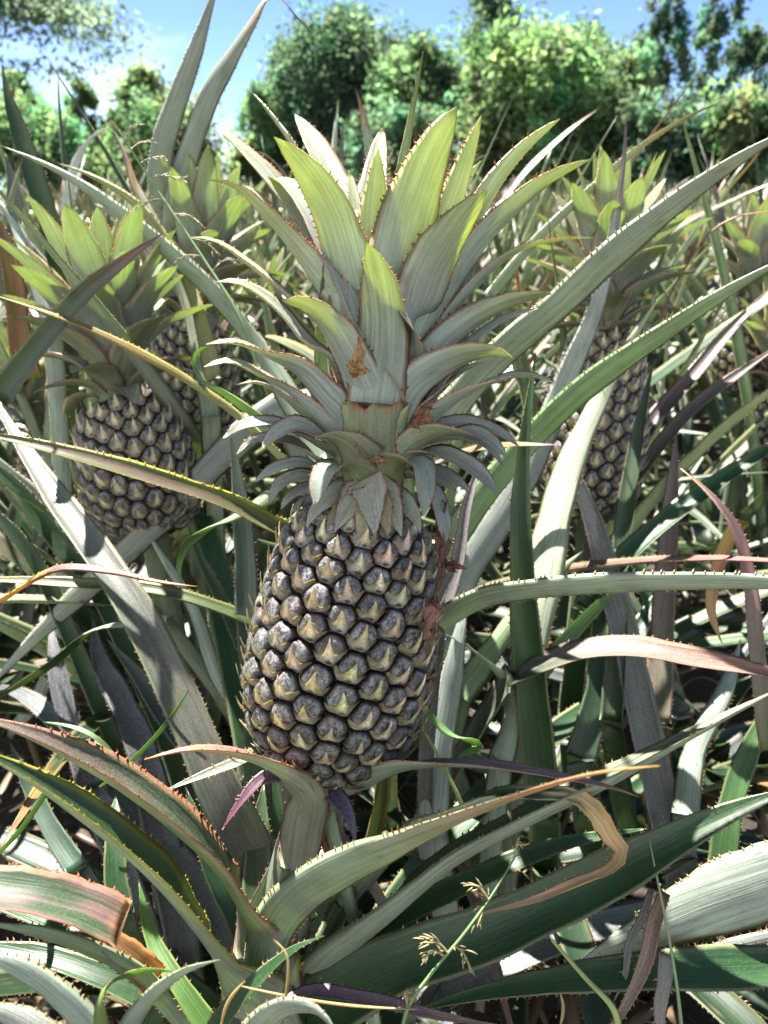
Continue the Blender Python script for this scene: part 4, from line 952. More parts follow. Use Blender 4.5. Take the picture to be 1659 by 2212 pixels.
# --- left neighbour with its own fruit
pl = plant('left neighbour with a dark fruit and green crown, half hidden by crossing leaves', base_at(-.30, .86))
fruit_on(pl, P(335, 1150, .80), P(258, 868, .80), .058, nr_, Lc=.215, crown_axis=P(205, 470, .77) - P(256, 872, .80), crown_n=40, res=(18, 9))
Lb = lambda *a, **k: blade(pl, *a, **k)
Lb([(0, 860, .66), (20, 831, .655), (83, 748, .645), (167, 648, .635), (267, 565, .625), (350, 505, .62)][::1], 62, (-20, -12), 'G', stops=[(0, (.06, .07, .06), .5), (.6, (.08, .08, .07), .5), (.85, (.22, .11, .10), .8), (1, (.10, .05, .04), 1)], fold=.42)
Lb([(690, 1080, .72), (620, 1010, .70), (500, 895, .68), (400, 825, .665), (300, 768, .65), (200, 718, .635), (100, 678, .625), (-30, 632, .615)], 72, (96, 78, 74), 'Yel', stops=[(0, LO, .8), (.35, (.25, .28, .16), .5), (.6, (.30, .2, .06), .5), (.8, (.26, .17, .08), .6), (1, (.3, .2, .09), .8)], fold=.45, attach=False)
Lb([(560, 1500, .72), (490, 1320, .70), (430, 1200, .69), (405, 1130, .68)], 40, 15, 'G')
Lb([(700, 1000, .70), (560, 760, .74), (480, 655, .75), (380, 560, .76), (280, 478, .77), (130, 374, .79), (0, 314, .80)], 58, (170, 150, 140), 'G', stops=[(0, LO, 0), (.8, LO, 0), (1, (.36, .33, .08), .7)])
Lb([(455, 900, .80), (400, 640, .84), (330, 480, .86), (290, 400, .87), (265, 322, .88), (240, 272, .89)], 44, (175, 165), 'G', stops=[(0, LO, 0), (.7, LO, 0), (.78, (.45, .22, .06), .9), (.85, (.14, .05, .04), 1), (1, (.16, .06, .05), 1)])
Lb([(460, 820, .78), (400, 600, .82), (300, 450, .84), (200, 383, .85), (122, 352, .86)], 40, (165, 130), 'Yel', attach=False)
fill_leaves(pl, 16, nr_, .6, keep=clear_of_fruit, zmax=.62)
# --- tall pair of upright leaves
p2 = plant('plant behind the left fruits whose two tall upright leaves cross the sky', base_at(-.30, 1.15))
org2 = ORG[p2.name]
T2 = lambda *a, **k: blade(p2, *a, **k)
T2([(362, 640, 1.02), (352, 480, .99), (342, 385, .96), (354, 300, .94), (383, 212, .92), (415, 125, .90), (449, 25, .885), (480, -70, .87)], 66, (170, 165), 'G', stops=[(0, (.20, .23, .19), .8), (1, (.19, .20, .18), .8)], fold=.26)
T2([(372, 640, 1.00), (372, 470, .97), (386, 400, .95), (416, 300, .93), (452, 202, .91), (510, 102, .89), (552, 32, .875), (572, -2, .87), (600, -8, .865), (640, 34, .862), (684, 82, .86)], 66, (176, 168, 160, 120, 60), 'G', stops=[(0, (.20, .23, .19), .8), (.74, (.19, .20, .16), .8), (.80, (.42, .26, .07), .9), (.83, (.10, .05, .06), 1), (1, (.16, .06, .07), 1)], fold=.26)
T2([(372, 700, 1.1), (330, 560, 1.1), (250, 470, 1.1), (200, 440, 1.12)], 40, 150, 'Gr')
fill_leaves(p2, 14, nr_, .6, keep=clear_of_fruit, zmax=.72)
# --- second fruit behind the left one
p3 = plant('plant with a shaded fruit and upright green crown just left of the nearest crown', base_at(-.26, 1.0))
fruit_on(p3, P(425, 1110, 1.0), P(415, 700, 1.0), .060, nr_, Lc=.225, crown_axis=P(462, 390, .98) - P(420, 700, 1.0), crown_n=36, res=(16, 9))
fill_leaves(p3, 12, nr_, .6, keep=clear_of_fruit, zmax=.62)
# --- far left upright leaves
p4 = plant('plant cut by the left edge, broad dark green leaf standing with a sunlit white rim', base_at(-.62, 1.02))
T4 = lambda *a, **k: blade(p4, *a, **k)
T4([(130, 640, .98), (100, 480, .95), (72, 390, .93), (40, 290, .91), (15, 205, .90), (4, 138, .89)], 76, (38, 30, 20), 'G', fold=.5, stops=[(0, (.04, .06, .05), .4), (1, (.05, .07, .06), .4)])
T4([(150, 520, 1.2), (140, 380, 1.2), (132, 310, 1.2), (125, 200, 1.2), (127, 138, 1.2)], 34, (60, 80), 'G')
T4([(140, 560, 1.0), (148, 425, .99), (166, 350, .98), (200, 296, .97), (232, 272, .97)], 30, (20, -50), 'Sil', stops=[(0, (.4, .42, .4), .8), (1, (.4, .42, .4), .8)])
T4([(60, 820, .80), (40, 720, .79), (26, 600, .78), (0, 500, .77), (-30, 430, .77)], 64, (20, 30), 'Red', label='reddish leaf at the left edge', attach=False)
T4([(0, 640, 1.0), (20, 520, 1.0), (30, 420, 1.0), (10, 330, 1.0)], 50, 10, 'PurG')
T4([(110, 700, .9), (60, 560, .92), (20, 470, .95), (-20, 420, .95)], 46, 160, 'Gr')
fill_leaves(p4, 12, nr_, .6, keep=clear_of_fruit, zmax=.72)
# --- left foreground plant
p5 = plant('left foreground plant whose long silvery leaf runs down towards the nearest stalk', base_at(-.20, .52))
T5 = lambda *a, **k: blade(p5, *a, **k)
T5([(640, 2010, .585), (560, 1880, .575), (482, 1730, .57), (394, 1530, .585), (300, 1336, .612), (212, 1200, .645), (128, 1086, .685), (45, 960, .73), (-30, 830, .78)], 104, (6, 16, 24), 'Sil', up=(.10, .11, .095), c2=((.17, .14, .115), .5), speck=(.22, .2), fold=.36, seed=5, label='broad silvery leaf, its upper face in full sun')
T5([(690, 1170, .600), (600, 1146, .592), (500, 1094, .575), (333, 1036, .555), (167, 987, .54), (0, 945, .53), (-90, 925, .525)], 74, (52, 46, 42), 'Yel', fold=.5, up=(.085, .11, .03), lo=(.34, .25, .18), c2=((.11, .055, .06), .8))
T5([(-120, 1345, .525), (0, 1302, .52), (62, 1262, .515), (118, 1234, .512), (150, 1230, .510), (250, 1240, .508), (333, 1257, .506), (425, 1267, .504)], 44, (-105, -95, -80, -60, -70, -60), 'Yel', fold=.5, label='leaf ending in a dry dark orange tip',
   stops=[(0, (.36, .25, .05), .9), (.3, (.44, .26, .05), 1), (.42, (.45, .20, .05), 1), (.47, (.13, .06, .06), 1), (.7, (.13, .06, .07), 1), (.85, (.34, .13, .06), 1), (1, (.40, .17, .06), 1)])
T5([(-90, 1255, .66), (0, 1254, .655), (167, 1265, .65), (312, 1276, .65), (417, 1300, .65), (530, 1342, .655), (620, 1390, .66)][::-1], 56, (62, 50, 40), 'Yel', fold=.5, stops=[(0, (.03, .06, .025), .8), (.5, (.08, .11, .03), .8), (1, (.22, .20, .09), .8)])
T5([(620, 870, .84), (496, 970, .80), (396, 1074, .775), (312, 1157, .76), (208, 1253, .745), (104, 1350, .735), (-40, 1500, .725)], 80, (170, 176), 'Gr', fold=.30)
T5([(560, 1480, .74), (480, 1440, .73), (360, 1340, .72), (200, 1361, .71), (104, 1436, .70), (-30, 1520, .695)][2:], 44, (-150, -60, -40), 'G')
T5([(600, 1600, .68), (480, 1480, .70), (417, 1315, .73), (342, 1190, .76), (300, 1120, .78)], 40, 165, 'Gr')
T5([(560, 1500, .64), (534, 1328, .66), (530, 1211, .67), (517, 1065, .68), (496, 930, .69)], 64, (12, -6), 'G', stops=[(0, (.05, .08, .07), .6), (1, (.10, .12, .11), .6)], fold=.2)
T5([(392, 1262, .63), (386, 1225, .63), (400, 1180, .63), (440, 1146, .63), (510, 1112, .64), (590, 1066, .66)][::-1], 42, (-150, -120, -40, 0), 'Lime', spines=False, stops=[(0, (.10, .16, .06), .7), (1, (.08, .14, .05), .7)], attach=False)
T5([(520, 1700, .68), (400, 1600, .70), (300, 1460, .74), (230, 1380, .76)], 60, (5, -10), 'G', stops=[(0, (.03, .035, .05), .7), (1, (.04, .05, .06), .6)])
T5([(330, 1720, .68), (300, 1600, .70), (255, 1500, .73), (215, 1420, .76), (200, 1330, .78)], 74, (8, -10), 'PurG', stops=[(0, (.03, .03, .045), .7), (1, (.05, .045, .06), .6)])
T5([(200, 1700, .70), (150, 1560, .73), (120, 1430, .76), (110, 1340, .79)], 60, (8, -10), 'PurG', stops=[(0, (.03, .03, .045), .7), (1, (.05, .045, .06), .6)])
T5([(300, 1300, .80), (190, 1180, .80), (90, 1080, .80), (0, 1000, .80), (-60, 940, .8)], 46, (160, 150), 'Gr')
T5([(210, 1260, .78), (110, 1150, .78), (40, 1060, .78), (-40, 980, .78)], 60, (15, 5), 'G')
T5([(120, 1300, .74), (60, 1190, .74), (0, 1120, .74), (-60, 1070, .74)], 40, (10, 5), 'G')
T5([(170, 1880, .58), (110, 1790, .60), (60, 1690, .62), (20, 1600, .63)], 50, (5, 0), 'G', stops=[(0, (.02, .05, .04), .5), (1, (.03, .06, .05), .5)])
T5([(260, 1980, .54), (250, 1900, .55), (248, 1800, .57), (250, 1720, .6)], 60, 0, 'G')
T5([(540, 1850, .62), (520, 1760, .63), (560, 1640, .66), (580, 1560, .70)], 56, 10, 'G')
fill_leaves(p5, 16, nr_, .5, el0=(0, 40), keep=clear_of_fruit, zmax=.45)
# --- plant at the lower left corner
p6 = plant('lower left corner plant, a broad pale leaf with a white sunlit edge', base_at(-.52, .30))
T6 = lambda *a, **k: blade(p6, *a, **k)
T6([(260, 2330, .40), (170, 2215, .40), (90, 2140, .40), (0, 2085, .40), (-90, 2050, .40)], 128, (128, 112), 'Gr', fold=.5)
T6([(330, 2160, .47), (240, 2120, .47), (120, 2075, .475), (0, 2050, .48), (-90, 2040, .48)], 70, (30, 20), 'G')
T6([(200, 2300, .36), (110, 2250, .35), (30, 2200, .35), (-60, 2170, .35)], 90, (160, 150), 'Gr')
fill_leaves(p6, 8, nr_, .4, el0=(0, 40), keep=clear_of_fruit, zmax=.4)

# --- right neighbour with fruit
q1 = plant('right neighbour whose fruit stands behind crossing leaves under a sunlit crown', base_at(.26, .92))
fruit_on(q1, P(1275, 1120, .90), P(1305, 722, .90), .056, nr_, Lc=.215, crown_axis=P(1335, 385, .86) - P(1308, 722, .90), crown_n=40, res=(18, 9))
R1 = lambda *a, **k: blade(q1, *a, **k)
R1([(860, 1020, .70), (960, 900, .685), (1040, 806, .67), (1106, 743, .655), (1206, 660, .63), (1306, 566, .605), (1406, 482, .58), (1506, 405, .555), (1606, 338, .53), (1740, 262, .50)], 92, (-178, -172, -168), 'G', fold=.22, seed=31, stops=[(0, (.22, .28, .19), .6), (.7, (.23, .27, .20), .6), (1, (.26, .25, .21), .6)])
R1([(880, 1400, .74), (950, 1220, .74), (1040, 1075, .74), (1156, 940, .735), (1239, 860, .715), (1339, 783, .69), (1439, 716, .665), (1539, 650, .64), (1659, 580, .615), (1760, 530, .60)], 80, (-172, -168, -160), 'G', fold=.22, seed=32, stops=[(0, (.18, .28, .13), .8), (.4, (.12, .24, .06), .7), (.7, (.16, .25, .09), .7), (1, (.22, .25, .17), .6)])
R1([(930, 1390, .74), (1000, 1240, .76), (1090, 1100, .78), (1160, 980, .80), (1222, 826, .81), (1279, 693, .80), (1312, 580, .79), (1335, 450, .785), (1350, 330, .78), (1353, 228, .78)], 92, (-172, -168, -155, -130), 'Gr', fold=.26, seed=33, prof='tri', stops=[(0, (.28, .31, .28), .8), (.75, (.26, .28, .27), .8), (.88, (.22, .14, .10), .6), (.93, (.10, .05, .07), 1), (1, (.12, .05, .05), 1)])
R1([(1060, 640, .86), (1150, 530, .85), (1230, 452, .84), (1305, 387, .83), (1380, 322, .82), (1480, 257, .81), (1584, 209, .80)], 30, (-160, -140, -120), 'G', stops=[(0, LO, 0), (.6, (.25, .25, .18), .5), (.8, (.34, .25, .08), .6), (.9, (.13, .06, .06), .9), (1, (.32, .12, .05), 1)])
R1([(1423, 735, .86), (1426, 703, .86), (1449, 636, .85), (1489, 566, .84), (1529, 508, .83), (1579, 474, .82), (1690, 456, .81)], 17, (-120, -60), 'Brn', label='thin rusty brown leaf', stops=[(0, (.10, .06, .04), 1), (.6, (.20, .06, .05), 1), (1, (.32, .13, .06), 1)], attach=False)
fill_leaves(q1, 12, nr_, .6, keep=clear_of_fruit, zmax=.62)
# --- plant right of the nearest fruit
q2 = plant('plant right of the nearest fruit, holding a straight dark green leaf bolt upright', base_at(.15, .62))
R2 = lambda *a, **k: blade(q2, *a, **k)
R2([(1180, 1760, .66), (1158, 1560, .65), (1142, 1400, .645), (1132, 1256, .64), (1128, 1060, .64), (1140, 899, .64), (1158, 760, .645)], 92, (-12, -16, -18), 'G', fold=.36, prof='spear')
R2([(880, 1400, .61), (944, 1350, .585), (1036, 1298, .56), (1174, 1274, .53), (1311, 1264, .51), (1448, 1260, .495), (1659, 1262, .48), (1800, 1275, .468), (2000, 1330, .455)], 70, (-150, -148, -145), 'G', fold=.34, seed=41, stops=[(0, (.22, .26, .17), .5), (1, (.24, .26, .24), .6)])
R2([(1110, 1470, .64), (1183, 1438, .625), (1265, 1412, .61), (1380, 1408, .595), (1494, 1428, .58), (1659, 1455, .565), (1770, 1475, .56)], 104, (-64, -52, -46), 'Pink', fold=.40, seed=42, label='reddish leaf arching over, striped by shadows', stops=[(0, (.035, .07, .04), .9), (.25, (.06, .08, .04), .6), (.5, (.22, .13, .08), .6), (1, (.30, .12, .09), .7)])
R2([(950, 1330, .60), (990, 1225, .60), (1013, 1090, .60), (1046, 980, .60)], 52, (-30, -40), 'PurG', fold=.5, stops=[(0, (.16, .14, .15), .7), (1, (.28, .22, .22), .7)])
R2([(930, 1800, .66), (945, 1640, .66), (968, 1500, .66), (990, 1380, .66), (1010, 1280, .67)], 76, (170, 160), 'Gr', fold=.2)
R2([(1080, 1640, .66), (1100, 1560, .66), (1095, 1490, .66), (1050, 1430, .66), (962, 1370, .66)], 60, (170, 120, 60), 'Gr', spines=False)
R2([(990, 1500, .74), (1080, 1380, .75), (1180, 1260, .76), (1260, 1190, .77)], 60, 170, 'G', stops=[(0, (.16, .26, .10), .7), (1, (.2, .3, .12), .7)])
R2([(1130, 1440, .70), (1160, 1300, .71), (1192, 1130, .74), (1230, 1000, .765), (1290, 870, .785), (1345, 765, .79), (1390, 693, .785), (1430, 634, .78)], 96, (158, 158, 166), 'G', fold=.22, prof='spear', stops=[(0, LO, 0), (.86, LO, 0), (1, (.4, .3, .06), .9)])
R2([(1150, 1470, .70), (1215, 1390, .70), (1290, 1310, .71), (1350, 1260, .72)], 44, (20, 20), 'Lime', stops=[(0, (.07, .14, .03), .7), (1, (.08, .16, .04), .7)])
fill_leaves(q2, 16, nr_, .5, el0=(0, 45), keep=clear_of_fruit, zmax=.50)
# --- plant of crossing grey leaves
q3 = plant('plant between the two right fruits with a lilac grey leaf crossing a pale rimmed one', base_at(.40, .80))
R3 = lambda *a, **k: blade(q3, *a, **k)
R3([(1460, 1860, .72), (1420, 1700, .73), (1382, 1530, .74), (1345, 1360, .755), (1312, 1245, .765), (1282, 1130, .775), (1240, 1020, .785), (1212, 912, .795)], 86, (22, 14, 8), 'PurG', fold=.36, seed=51)
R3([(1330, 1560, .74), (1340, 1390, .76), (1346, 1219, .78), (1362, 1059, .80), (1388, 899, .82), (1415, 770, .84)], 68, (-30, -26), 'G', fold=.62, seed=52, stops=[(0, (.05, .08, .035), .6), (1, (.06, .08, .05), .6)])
R3([(1270, 1320, .76), (1357, 1203, .765), (1448, 1122, .77), (1540, 1054, .775), (1659, 974, .78), (1760, 910, .79)], 74, (-40, -42), 'G', fold=.5, seed=53)
R3([(1300, 1130, .86), (1400, 1000, .87), (1500, 885, .88), (1590, 815, .89), (1700, 735, .90)], 56, (-46, -40), 'Pur', fold=.5, seed=54)
R3([(1290, 1120, .90), (1350, 1010, .91), (1420, 905, .92), (1506, 806, .93), (1573, 722, .94), (1680, 610, .95)], 62, (-40, -30), 'Pur', fold=.5, seed=55)
R3([(1330, 1180, .86), (1440, 1050, .87), (1540, 950, .88), (1659, 850, .89), (1740, 790, .9)], 44, (-150, -140), 'Yel', fold=.4)
R3([(1420, 1560, .80), (1430, 1400, .82), (1440, 1230, .84), (1452, 1060, .86), (1462, 930, .88)], 64, (-16, -10), 'Pink', fold=.3, stops=[(0, (.15, .17, .10), .6), (1, (.16, .10, .13), .7)])
R3([(1660, 1620, .62), (1645, 1500, .62), (1632, 1400, .622), (1612, 1225, .63), (1586, 1140, .635), (1535, 1070, .64), (1470, 1012, .65)], 46, (14, 30), 'Red', fold=.4, stops=[(0, (.10, .14, .05), .8), (.45, (.12, .10, .08), .8), (.65, (.24, .12, .13), .7), (.9, (.4, .28, .26), .8), (1, (.5, .32, .08), 1)], attach=False)
R3([(1600, 1130, .78), (1572, 1172, .77), (1548, 1230, .76), (1534, 1310, .755), (1548, 1360, .75), (1561, 1391, .75)], 42, (20, 0, -20, 20), 'Dry', spines=False, fold=.5, stops=[(0, (.5, .4, .08), 1), (.4, (.48, .25, .12), 1), (1, (.52, .36, .18), 1)], label='dry orange leaf hanging down, glowing with the sun behind', attach=False)
R3([(1480, 1760, .70), (1500, 1620, .72), (1560, 1500, .74), (1600, 1380, .78)], 60, (170, 165), 'Gr')
R3([(1560, 1900, .64), (1580, 1740, .65), (1630, 1600, .66), (1700, 1480, .67)], 66, (-10, -15), 'G', stops=[(0, (.06, .14, .04), .6), (1, (.08, .16, .05), .6)])
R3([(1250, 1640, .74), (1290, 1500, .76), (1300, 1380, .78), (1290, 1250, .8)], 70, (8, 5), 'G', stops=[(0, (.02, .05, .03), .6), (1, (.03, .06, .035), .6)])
fill_leaves(q3, 14, nr_, .55, el0=(0, 60), keep=clear_of_fruit, zmax=.58)
# --- lower right corner plant
q4 = plant('lower right corner plant with a very broad pale leaf half in sunlight', base_at(.62, .42))
R4 = lambda *a, **k: blade(q4, *a, **k)
R4([(1760, 1880, .50), (1659, 1915, .50), (1540, 1955, .505), (1430, 2000, .51), (1340, 2040, .515), (1262, 2070, .52)], 190, (150, 160, 150), 'Gr', fold=.22, prof='spear')
R4([(1780, 2078, .50), (1659, 2092, .495), (1500, 2098, .49), (1380, 2102, .49), (1200, 2120, .49), (1020, 2150, .49), (880, 2190, .49)], 110, (24, 20, 20), 'G', fold=.3, prof='spear')
R4([(1790, 2020, .52), (1659, 2035, .52), (1540, 2062, .52), (1400, 2085, .52)], 60, (150, 150), 'Gr')
R4([(1440, 1930, .48), (1418, 1990, .475), (1398, 2075, .47), (1358, 2160, .465), (1318, 2225, .46), (1280, 2290, .455)], 44, (40, 10, -30), 'Brn', prof='spear', fold=.45, seed=61, label='twisted brown leaf hanging to the ground', attach=False)
R4([(1410, 1925, .495), (1390, 1985, .49), (1362, 2040, .49), (1350, 2110, .488), (1325, 2165, .485)], 34, (60, 20), 'PurG', prof='spear', stops=[(0, (.3, .31, .3), .7), (1, (.25, .24, .2), .7)], attach=False)
R4([(1440, 2060, .47), (1436, 2120, .466), (1425, 2180, .462), (1430, 2260, .46)], 38, (20, -20), 'Brn', prof='long', stops=[(0, (.15, .16, .15), .8), (1, (.14, .13, .11), .8)], attach=False)
fill_leaves(q4, 10, nr_, .42, el0=(0, 30), keep=clear_of_fruit, zmax=.36)
# --- far right fruit
q5 = plant('plant near the right edge with a small distant fruit behind purple leaves', base_at(.62, 1.32))
fruit_on(q5, P(1612, 850, 1.42), P(1618, 640, 1.42), .062, nr_, Lc=.2, crown_axis=(0, .1, 1), crown_n=30, res=(12, 7))
R5 = lambda *a, **k: blade(q5, *a, **k)
R5([(1450, 700, 1.3), (1500, 560, 1.3), (1560, 430, 1.3), (1640, 330, 1.28), (1690, 240, 1.27)], 22, (-110, -90), 'Yel', stops=[(0, LO, .5), (.7, (.36, .28, .07), .7), (.85, (.36, .12, .05), .8), (1, (.12, .06, .06), 1)])
R5([(1010, 560, 1.1), (1080, 450, 1.1), (1130, 380, 1.1), (1190, 318, 1.1), (1245, 270, 1.1), (1293, 235, 1.1)], 24, (-60, -40), 'Pur', stops=[(0, (.15, .12, .13), .7), (.85, (.16, .12, .13), .7), (1, (.36, .17, .08), 1)])
fill_leaves(q5, 16, nr_, .6, keep=clear_of_fruit, zmax=.8)

p7 = plant('plant right behind the nearest crown, a single red tipped leaf rising above it', base_at(-.02, 1.12))
T7 = lambda *a, **k: blade(p7, *a, **k)
T7([(812, 560, 1.08), (808, 430, 1.07), (800, 340, 1.06), (788, 268, 1.055), (768, 190, 1.05)], 40, (160, 150), 'G', stops=[(0, LO, 0), (.72, LO, 0), (.86, (.36, .14, .05), .9), (1, (.14, .05, .05), 1)])
T7([(722, 520, 1.1), (730, 400, 1.1), (736, 330, 1.1), (741, 268, 1.1)], 26, (20, 40), 'PurG')
T7([(690, 560, 1.12), (640, 440, 1.12), (600, 360, 1.12), (560, 330, 1.12), (520, 335, 1.12)], 26, (120, 80), 'Brn')
T7([(900, 560, 1.12), (960, 440, 1.12), (1010, 360, 1.12), (1060, 330, 1.12)], 30, (-150, -110), 'G')
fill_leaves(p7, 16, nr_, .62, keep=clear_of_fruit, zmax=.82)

# ------------------------------------------------------------------ grass among the leaves
def grass_stem(label, pts, r, heads=(), col=(.16, .27, .10), head_col=(.33, .27, .13), blades=()):
    p = [P(*q) for q in pts]
    base = p[0].copy()
    root = thing('wild_grass', label, 'grass stem', base, 'grass stems among the pineapple leaves'); ORG[root.name] = base
    mb = MB(); tube(mb, p, r, r * .45, col, n=40, seg=7); mb.build('stem', M_LEAF, root, base)
    c = herm(p, 100); rr = np.random.default_rng(int(pts[0][0]))
    for t, dx, dy, L in heads:
        a = c[int(t * 99)]; d = np.dot(a - CAM, FWD); e = a + (RGT * dx - UPV * dy) * d / FPX
        mid = (a + e) / 2 + UPV * .004
        mb = MB(); tube(mb, [a, mid, e], .0007, .0004, head_col, n=14, seg=5)
        cc = herm([a, mid, e], 30)
        for k in range(6, 30, 2):
            mb2 = nrm(cc[k] - cc[k-1]) * .65 ; o = rr.normal(0, .0008, 3)
            tube(mb, [cc[k] + o - mb2 * .003, cc[k] + o * 2.2, cc[k] + o * 3 + mb2 * .0035], lambda t: .0005 * np.sin(np.pi * np.clip(t, .05, .95)), 0, head_col, n=5, seg=5)
        mb.build('seed_head', M_LEAF, root, base)
    for bp, w, th in blades: blade(root, bp, w, th, 'Grass', name='blade', prof='grass', spines=False, fold=.25)
    return root
grass_stem('long thin green grass stem leaning across the left fruits with pale seed heads', [(560, 800, .66), (520, 690, .665), (440, 560, .68), (380, 470, .69), (300, 350, .70), (262, 290, .70), (240, 262, .70)], .0018,
  heads=[(.93, -40, -18, 1), (.9, 30, -38, 1), (.86, 52, -14, 1), (.80, 60, -6, 1), (.74, 80, 8, 1), (.66, -58, 26, 1), (.6, 60, 22, 1), (.5, 64, 38, 1), (.42, -60, 14, 1), (.36, 50, -26, 1)])
grass_stem('thin grass stem with pale seed heads before the broad dark lower right leaf', [(868, 2230, .40), (880, 2180, .402), (930, 2105, .405), (1000, 2020, .41), (1065, 1930, .42), (1110, 1855, .43), (1122, 1832, .43)], .0011,
  heads=[(.95, 8, -22, 1), (.7, -55, -30, 1), (.66, -12, 44, 1), (.42, -60, -20, 1), (.40, -48, 8, 1), (.46, 36, 60, 1), (.12, 10, -30, 1)])
grass_stem('thick pale green grass stem slanting down at the lower right', [(1335, 2215, .46), (1325, 2180, .46), (1262, 2110, .47), (1192, 2030, .48)], .0021, col=(.34, .40, .14))
grass_stem('straight thin grass stem rising at the lower right corner', [(1474, 2240, .45), (1462, 2130, .455), (1442, 2010, .46), (1420, 1900, .47), (1396, 1780, .49)], .0012, col=(.2, .27, .13))
grass_stem('green grass stem by the lower right flank of the nearest fruit, its leaf bent in a hook', [(1000, 1745, .58), (985, 1710, .58), (950, 1640, .585), (912, 1570, .59)], .0019, col=(.25, .36, .10),
  blades=[([(915, 1520, .575), (940, 1555, .57), (985, 1590, .565), (1028, 1602, .56), (1040, 1612, .56), (1010, 1625, .562), (985, 1640, .565)], 26, (150, 130, 40, 20))])
grass_stem('bright curled grass blade beside the left edge of the nearest crown', [(560, 905, .60), (530, 880, .60)], .001,
  blades=[([(600, 930, .60), (545, 893, .60), (480, 850, .60), (432, 815, .60), (417, 785, .60), (425, 760, .60), (450, 748, .60)], 26, (160, 150, 120, 60, 40))])
for k, (lb, pts, w) in enumerate([
   ('slender green grass blade crossing the dark gap under the silvery leaf', [(215, 1700, .56), (270, 1655, .56), (340, 1585, .57), (408, 1490, .58)], 13),
   ('slender green grass blade lowest of those at the left edge', [(-20, 1860, .56), (60, 1770, .56), (140, 1640, .58), (180, 1580, .6)], 14),
   ('bent dark grass blade beside the crossing green one', [(270, 1700, .57), (255, 1650, .575), (200, 1590, .58), (95, 1560, .59)], 12),
   ('loose dry straw hanging before the bottom leaf bases', [(600, 2215, .37), (620, 2130, .37), (618, 2060, .372), (590, 2030, .375)], 7),
   ('dry straw lying across the bottom of the picture', [(520, 2130, .40), (640, 2155, .398), (760, 2172, .398), (900, 2180, .40)], 6),
   ('pale straw end sticking up beside the bottom straw', [(478, 2212, .38), (492, 2165, .38), (528, 2120, .38)], 8),
   ('dry straw between the stems at the lower right', [(1210, 2215, .45), (1216, 2175, .45), (1210, 2145, .45)], 8)]):
    stl = 'Straw' if 'straw' in lb else 'Grass'
    p0 = P(*pts[0]); root = thing('loose_grass' if stl == 'Grass' else 'loose_straw', lb, 'grass' if stl == 'Grass' else 'straw', p0, 'loose grass and straw'); ORG[root.name] = p0
    blade(root, pts, w, 30, stl, name='blade', prof='grass', spines=False, fold=.3)

# ------------------------------------------------------------------ rows behind
PROTO = []
pr_ = np.random.default_rng(5)
def proto_plant(kind, with_fruit):
    """a field plant as separate leaf meshes, local coordinates"""
    leaves, fr_ = [], None
    for pts, inw, w, L in rosette_leaves(pr_, 28, .88 + .08 * pr_.random(), (0, 0, .10), zmax=1.0):
        mb = MB(); leaf_geom(mb, pts, transport(inw, pr_.normal(0, 25)), w, FIELD_STYLES[int(pr_.integers(len(FIELD_STYLES)))], n=16, ring=5, seed=int(pr_.integers(9999)), stops=pick_stops(pr_), fold=pr_.uniform(.3, .5), sscale=1.0)
        leaves.append(mb.mesh('leaf', M_LEAF))
    if with_fruit:
        bot, ax = np.array([.02, -.05, .40]), nrm(np.array([.12, -.1, 1.0])); L = .17
        f = low_fruit(bot, ax, L, .055, pr_).mesh('fruit', M_RIND)
        mbs = []; crown_rosette(mbs, bot + ax * (L - .004), ax, .22, 26, pr_, res=(10, 5), spines=True)
        cmb = MB(); tube(cmb, [bot + ax * (L - .01), bot + ax * (L + .1)], .02, .008, (.16, .2, .1), n=5, seg=8)
        smb = MB(); tube(smb, [np.array([0, 0, .1]), bot + ax * .01], .015, .014, (.16, .2, .12), n=6, seg=8)
        fr_ = (f, cmb.mesh('crown', M_LEAF), [m.mesh('crown_leaf', M_LEAF) for m in mbs], smb.mesh('stalk', M_LEAF))
    return leaves, fr_
PROTO = [proto_plant(k, k % 2 == 0) for k in range(5)]
def link(name, me, parent):
    o = bpy.data.objects.new(name, me); COL.objects.link(o); o.parent = parent; return o
def put_plant(k, loc, rz, sc, label, group):
    lv, fr_ = PROTO[k]
    root = thing('pineapple_plant', label, 'pineapple plant', loc, group); root.rotation_euler = (0, 0, rz); root.scale = (sc, sc, sc)
    for me in lv: link('leaf', me, root)
    if fr_:
        link('fruit', fr_[0], root); link('stalk', fr_[3], root); cr = link('crown', fr_[1], root)
        for me in fr_[2]: link('crown_leaf', me, cr)
far_me = []
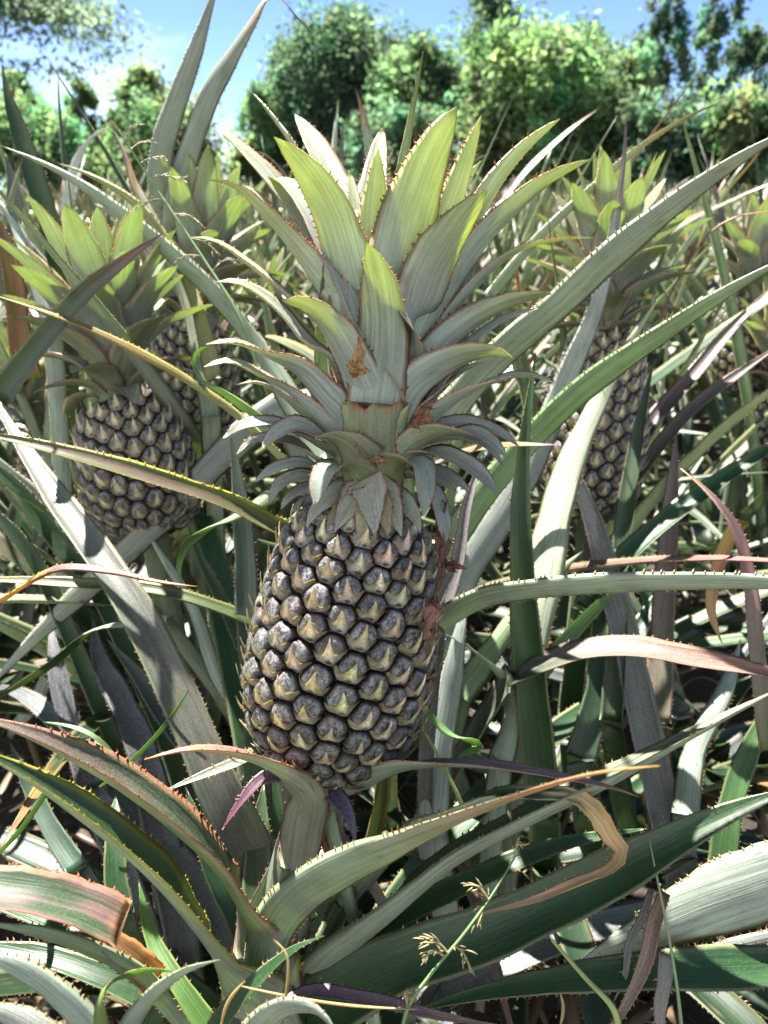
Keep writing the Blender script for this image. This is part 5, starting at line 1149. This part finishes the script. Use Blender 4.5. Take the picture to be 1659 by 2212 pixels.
for k in range(7):
    mb = MB()
    for pts, inw, w, L in rosette_leaves(pr_, 30, .90, (0, 0, .08), (.040), .060, zmax=1.02):
        leaf_geom(mb, pts, transport(inw, pr_.normal(0, 30)), w, FIELD_STYLES[int(pr_.integers(len(FIELD_STYLES)))], n=9, ring=3, seed=int(pr_.integers(9999)), stops=pick_stops(pr_), fold=pr_.uniform(.3, .5), spines=False)
    if k % 2 == 0:
        bot, ax = np.array([.02, -.05, .46]), nrm(np.array([.12, -.1, 1.0])); L = .16
        mbs = []; crown_rosette(mbs, bot + ax * L, ax, .20, 18, pr_, res=(6, 3), spines=False)
        low = core_mesh(bot, ax, np.array([0, 1., 0]), L, .058, (.11, .10, .06), 1.0)
        for m in mbs + [low]:
            n0 = mb.n
            for a, cc, tc, lu, pp in zip(m.v, m.c, m.t, m.l, m.p): mb.add(a, None, None, cc, tc, lu, pp)
            for f in m.f4: mb.f4.append(f + n0)
            for f in m.f3: mb.f3.append(f + n0)
    far_me.append(mb.mesh('field_plant', M_LEAF))
gr_ = np.random.default_rng(17)
mid_words = ['second row', 'third row', 'fourth row']
n_far = 0
Y = 1.28; row = 0
while Y < 13.5:
    step = .36 + .03 * Y; half = .50 * Y + .25
    for x in np.arange(-half, half, step):
        xx, yy = x + gr_.normal(0, .07), Y + gr_.normal(0, .07); k = int(gr_.integers(99)); rz = gr_.uniform(0, 6.28); sc = gr_.uniform(.9, 1.06)
        if Y < 2.2:
            put_plant(k % 5, (xx, yy, 0), rz, sc, 'grey green pineapple plant in the rows just behind the traced fruits' if False else 'grey green pineapple plant crowded among others just behind the nearest fruits', 'pineapple plants in the middle rows')
        else:
            o = link('pineapple_plant', far_me[k % 7], None); o.location = (xx, yy, 0); o.rotation_euler = (0, 0, rz); o.scale = (sc,) * 3
            tag(o, 'blurred pineapple plant in the far rows below the treeline', 'pineapple plant', 'pineapple plants in the far rows'); n_far += 1
    Y += .38 + .05 * Y; row += 1
print('far plants', n_far)

# ------------------------------------------------------------------ litter on the soil
def litter():
    r = np.random.default_rng(9); mb = MB()
    for k in range(420):
        Yq = .1 + 1.9 * r.random()**.8; x = r.uniform(-.6, .6) * (Yq + .5); L = r.uniform(.06, .3); a = r.uniform(0, 6.28); z = .015 + .05 * r.random()
        d = np.array([math.cos(a), math.sin(a), 0]); p = np.array([x, Yq, z])
        c = r.choice(3); col = [(.13, .085, .045), (.08, .05, .03), (.18, .13, .07)][c]
        leaf_geom(mb, [p, p + d * L * .5 + [0, 0, r.uniform(0, .06)], p + d * L + [0, 0, r.uniform(-.01, .02)]], np.array([0, 0, 1.]), r.uniform(.006, .035), S(up=col, lo=col, edge=col, ss=0, trans=.1, speck=(.05, .05)), n=7, ring=3, spines=False, seed=k, fold=.5)
    o = mb.build('leaf_litter', M_LEAF); o['kind'] = 'stuff'; tag(o, 'dry brown leaf litter scattered over the dark soil', 'litter')
litter()
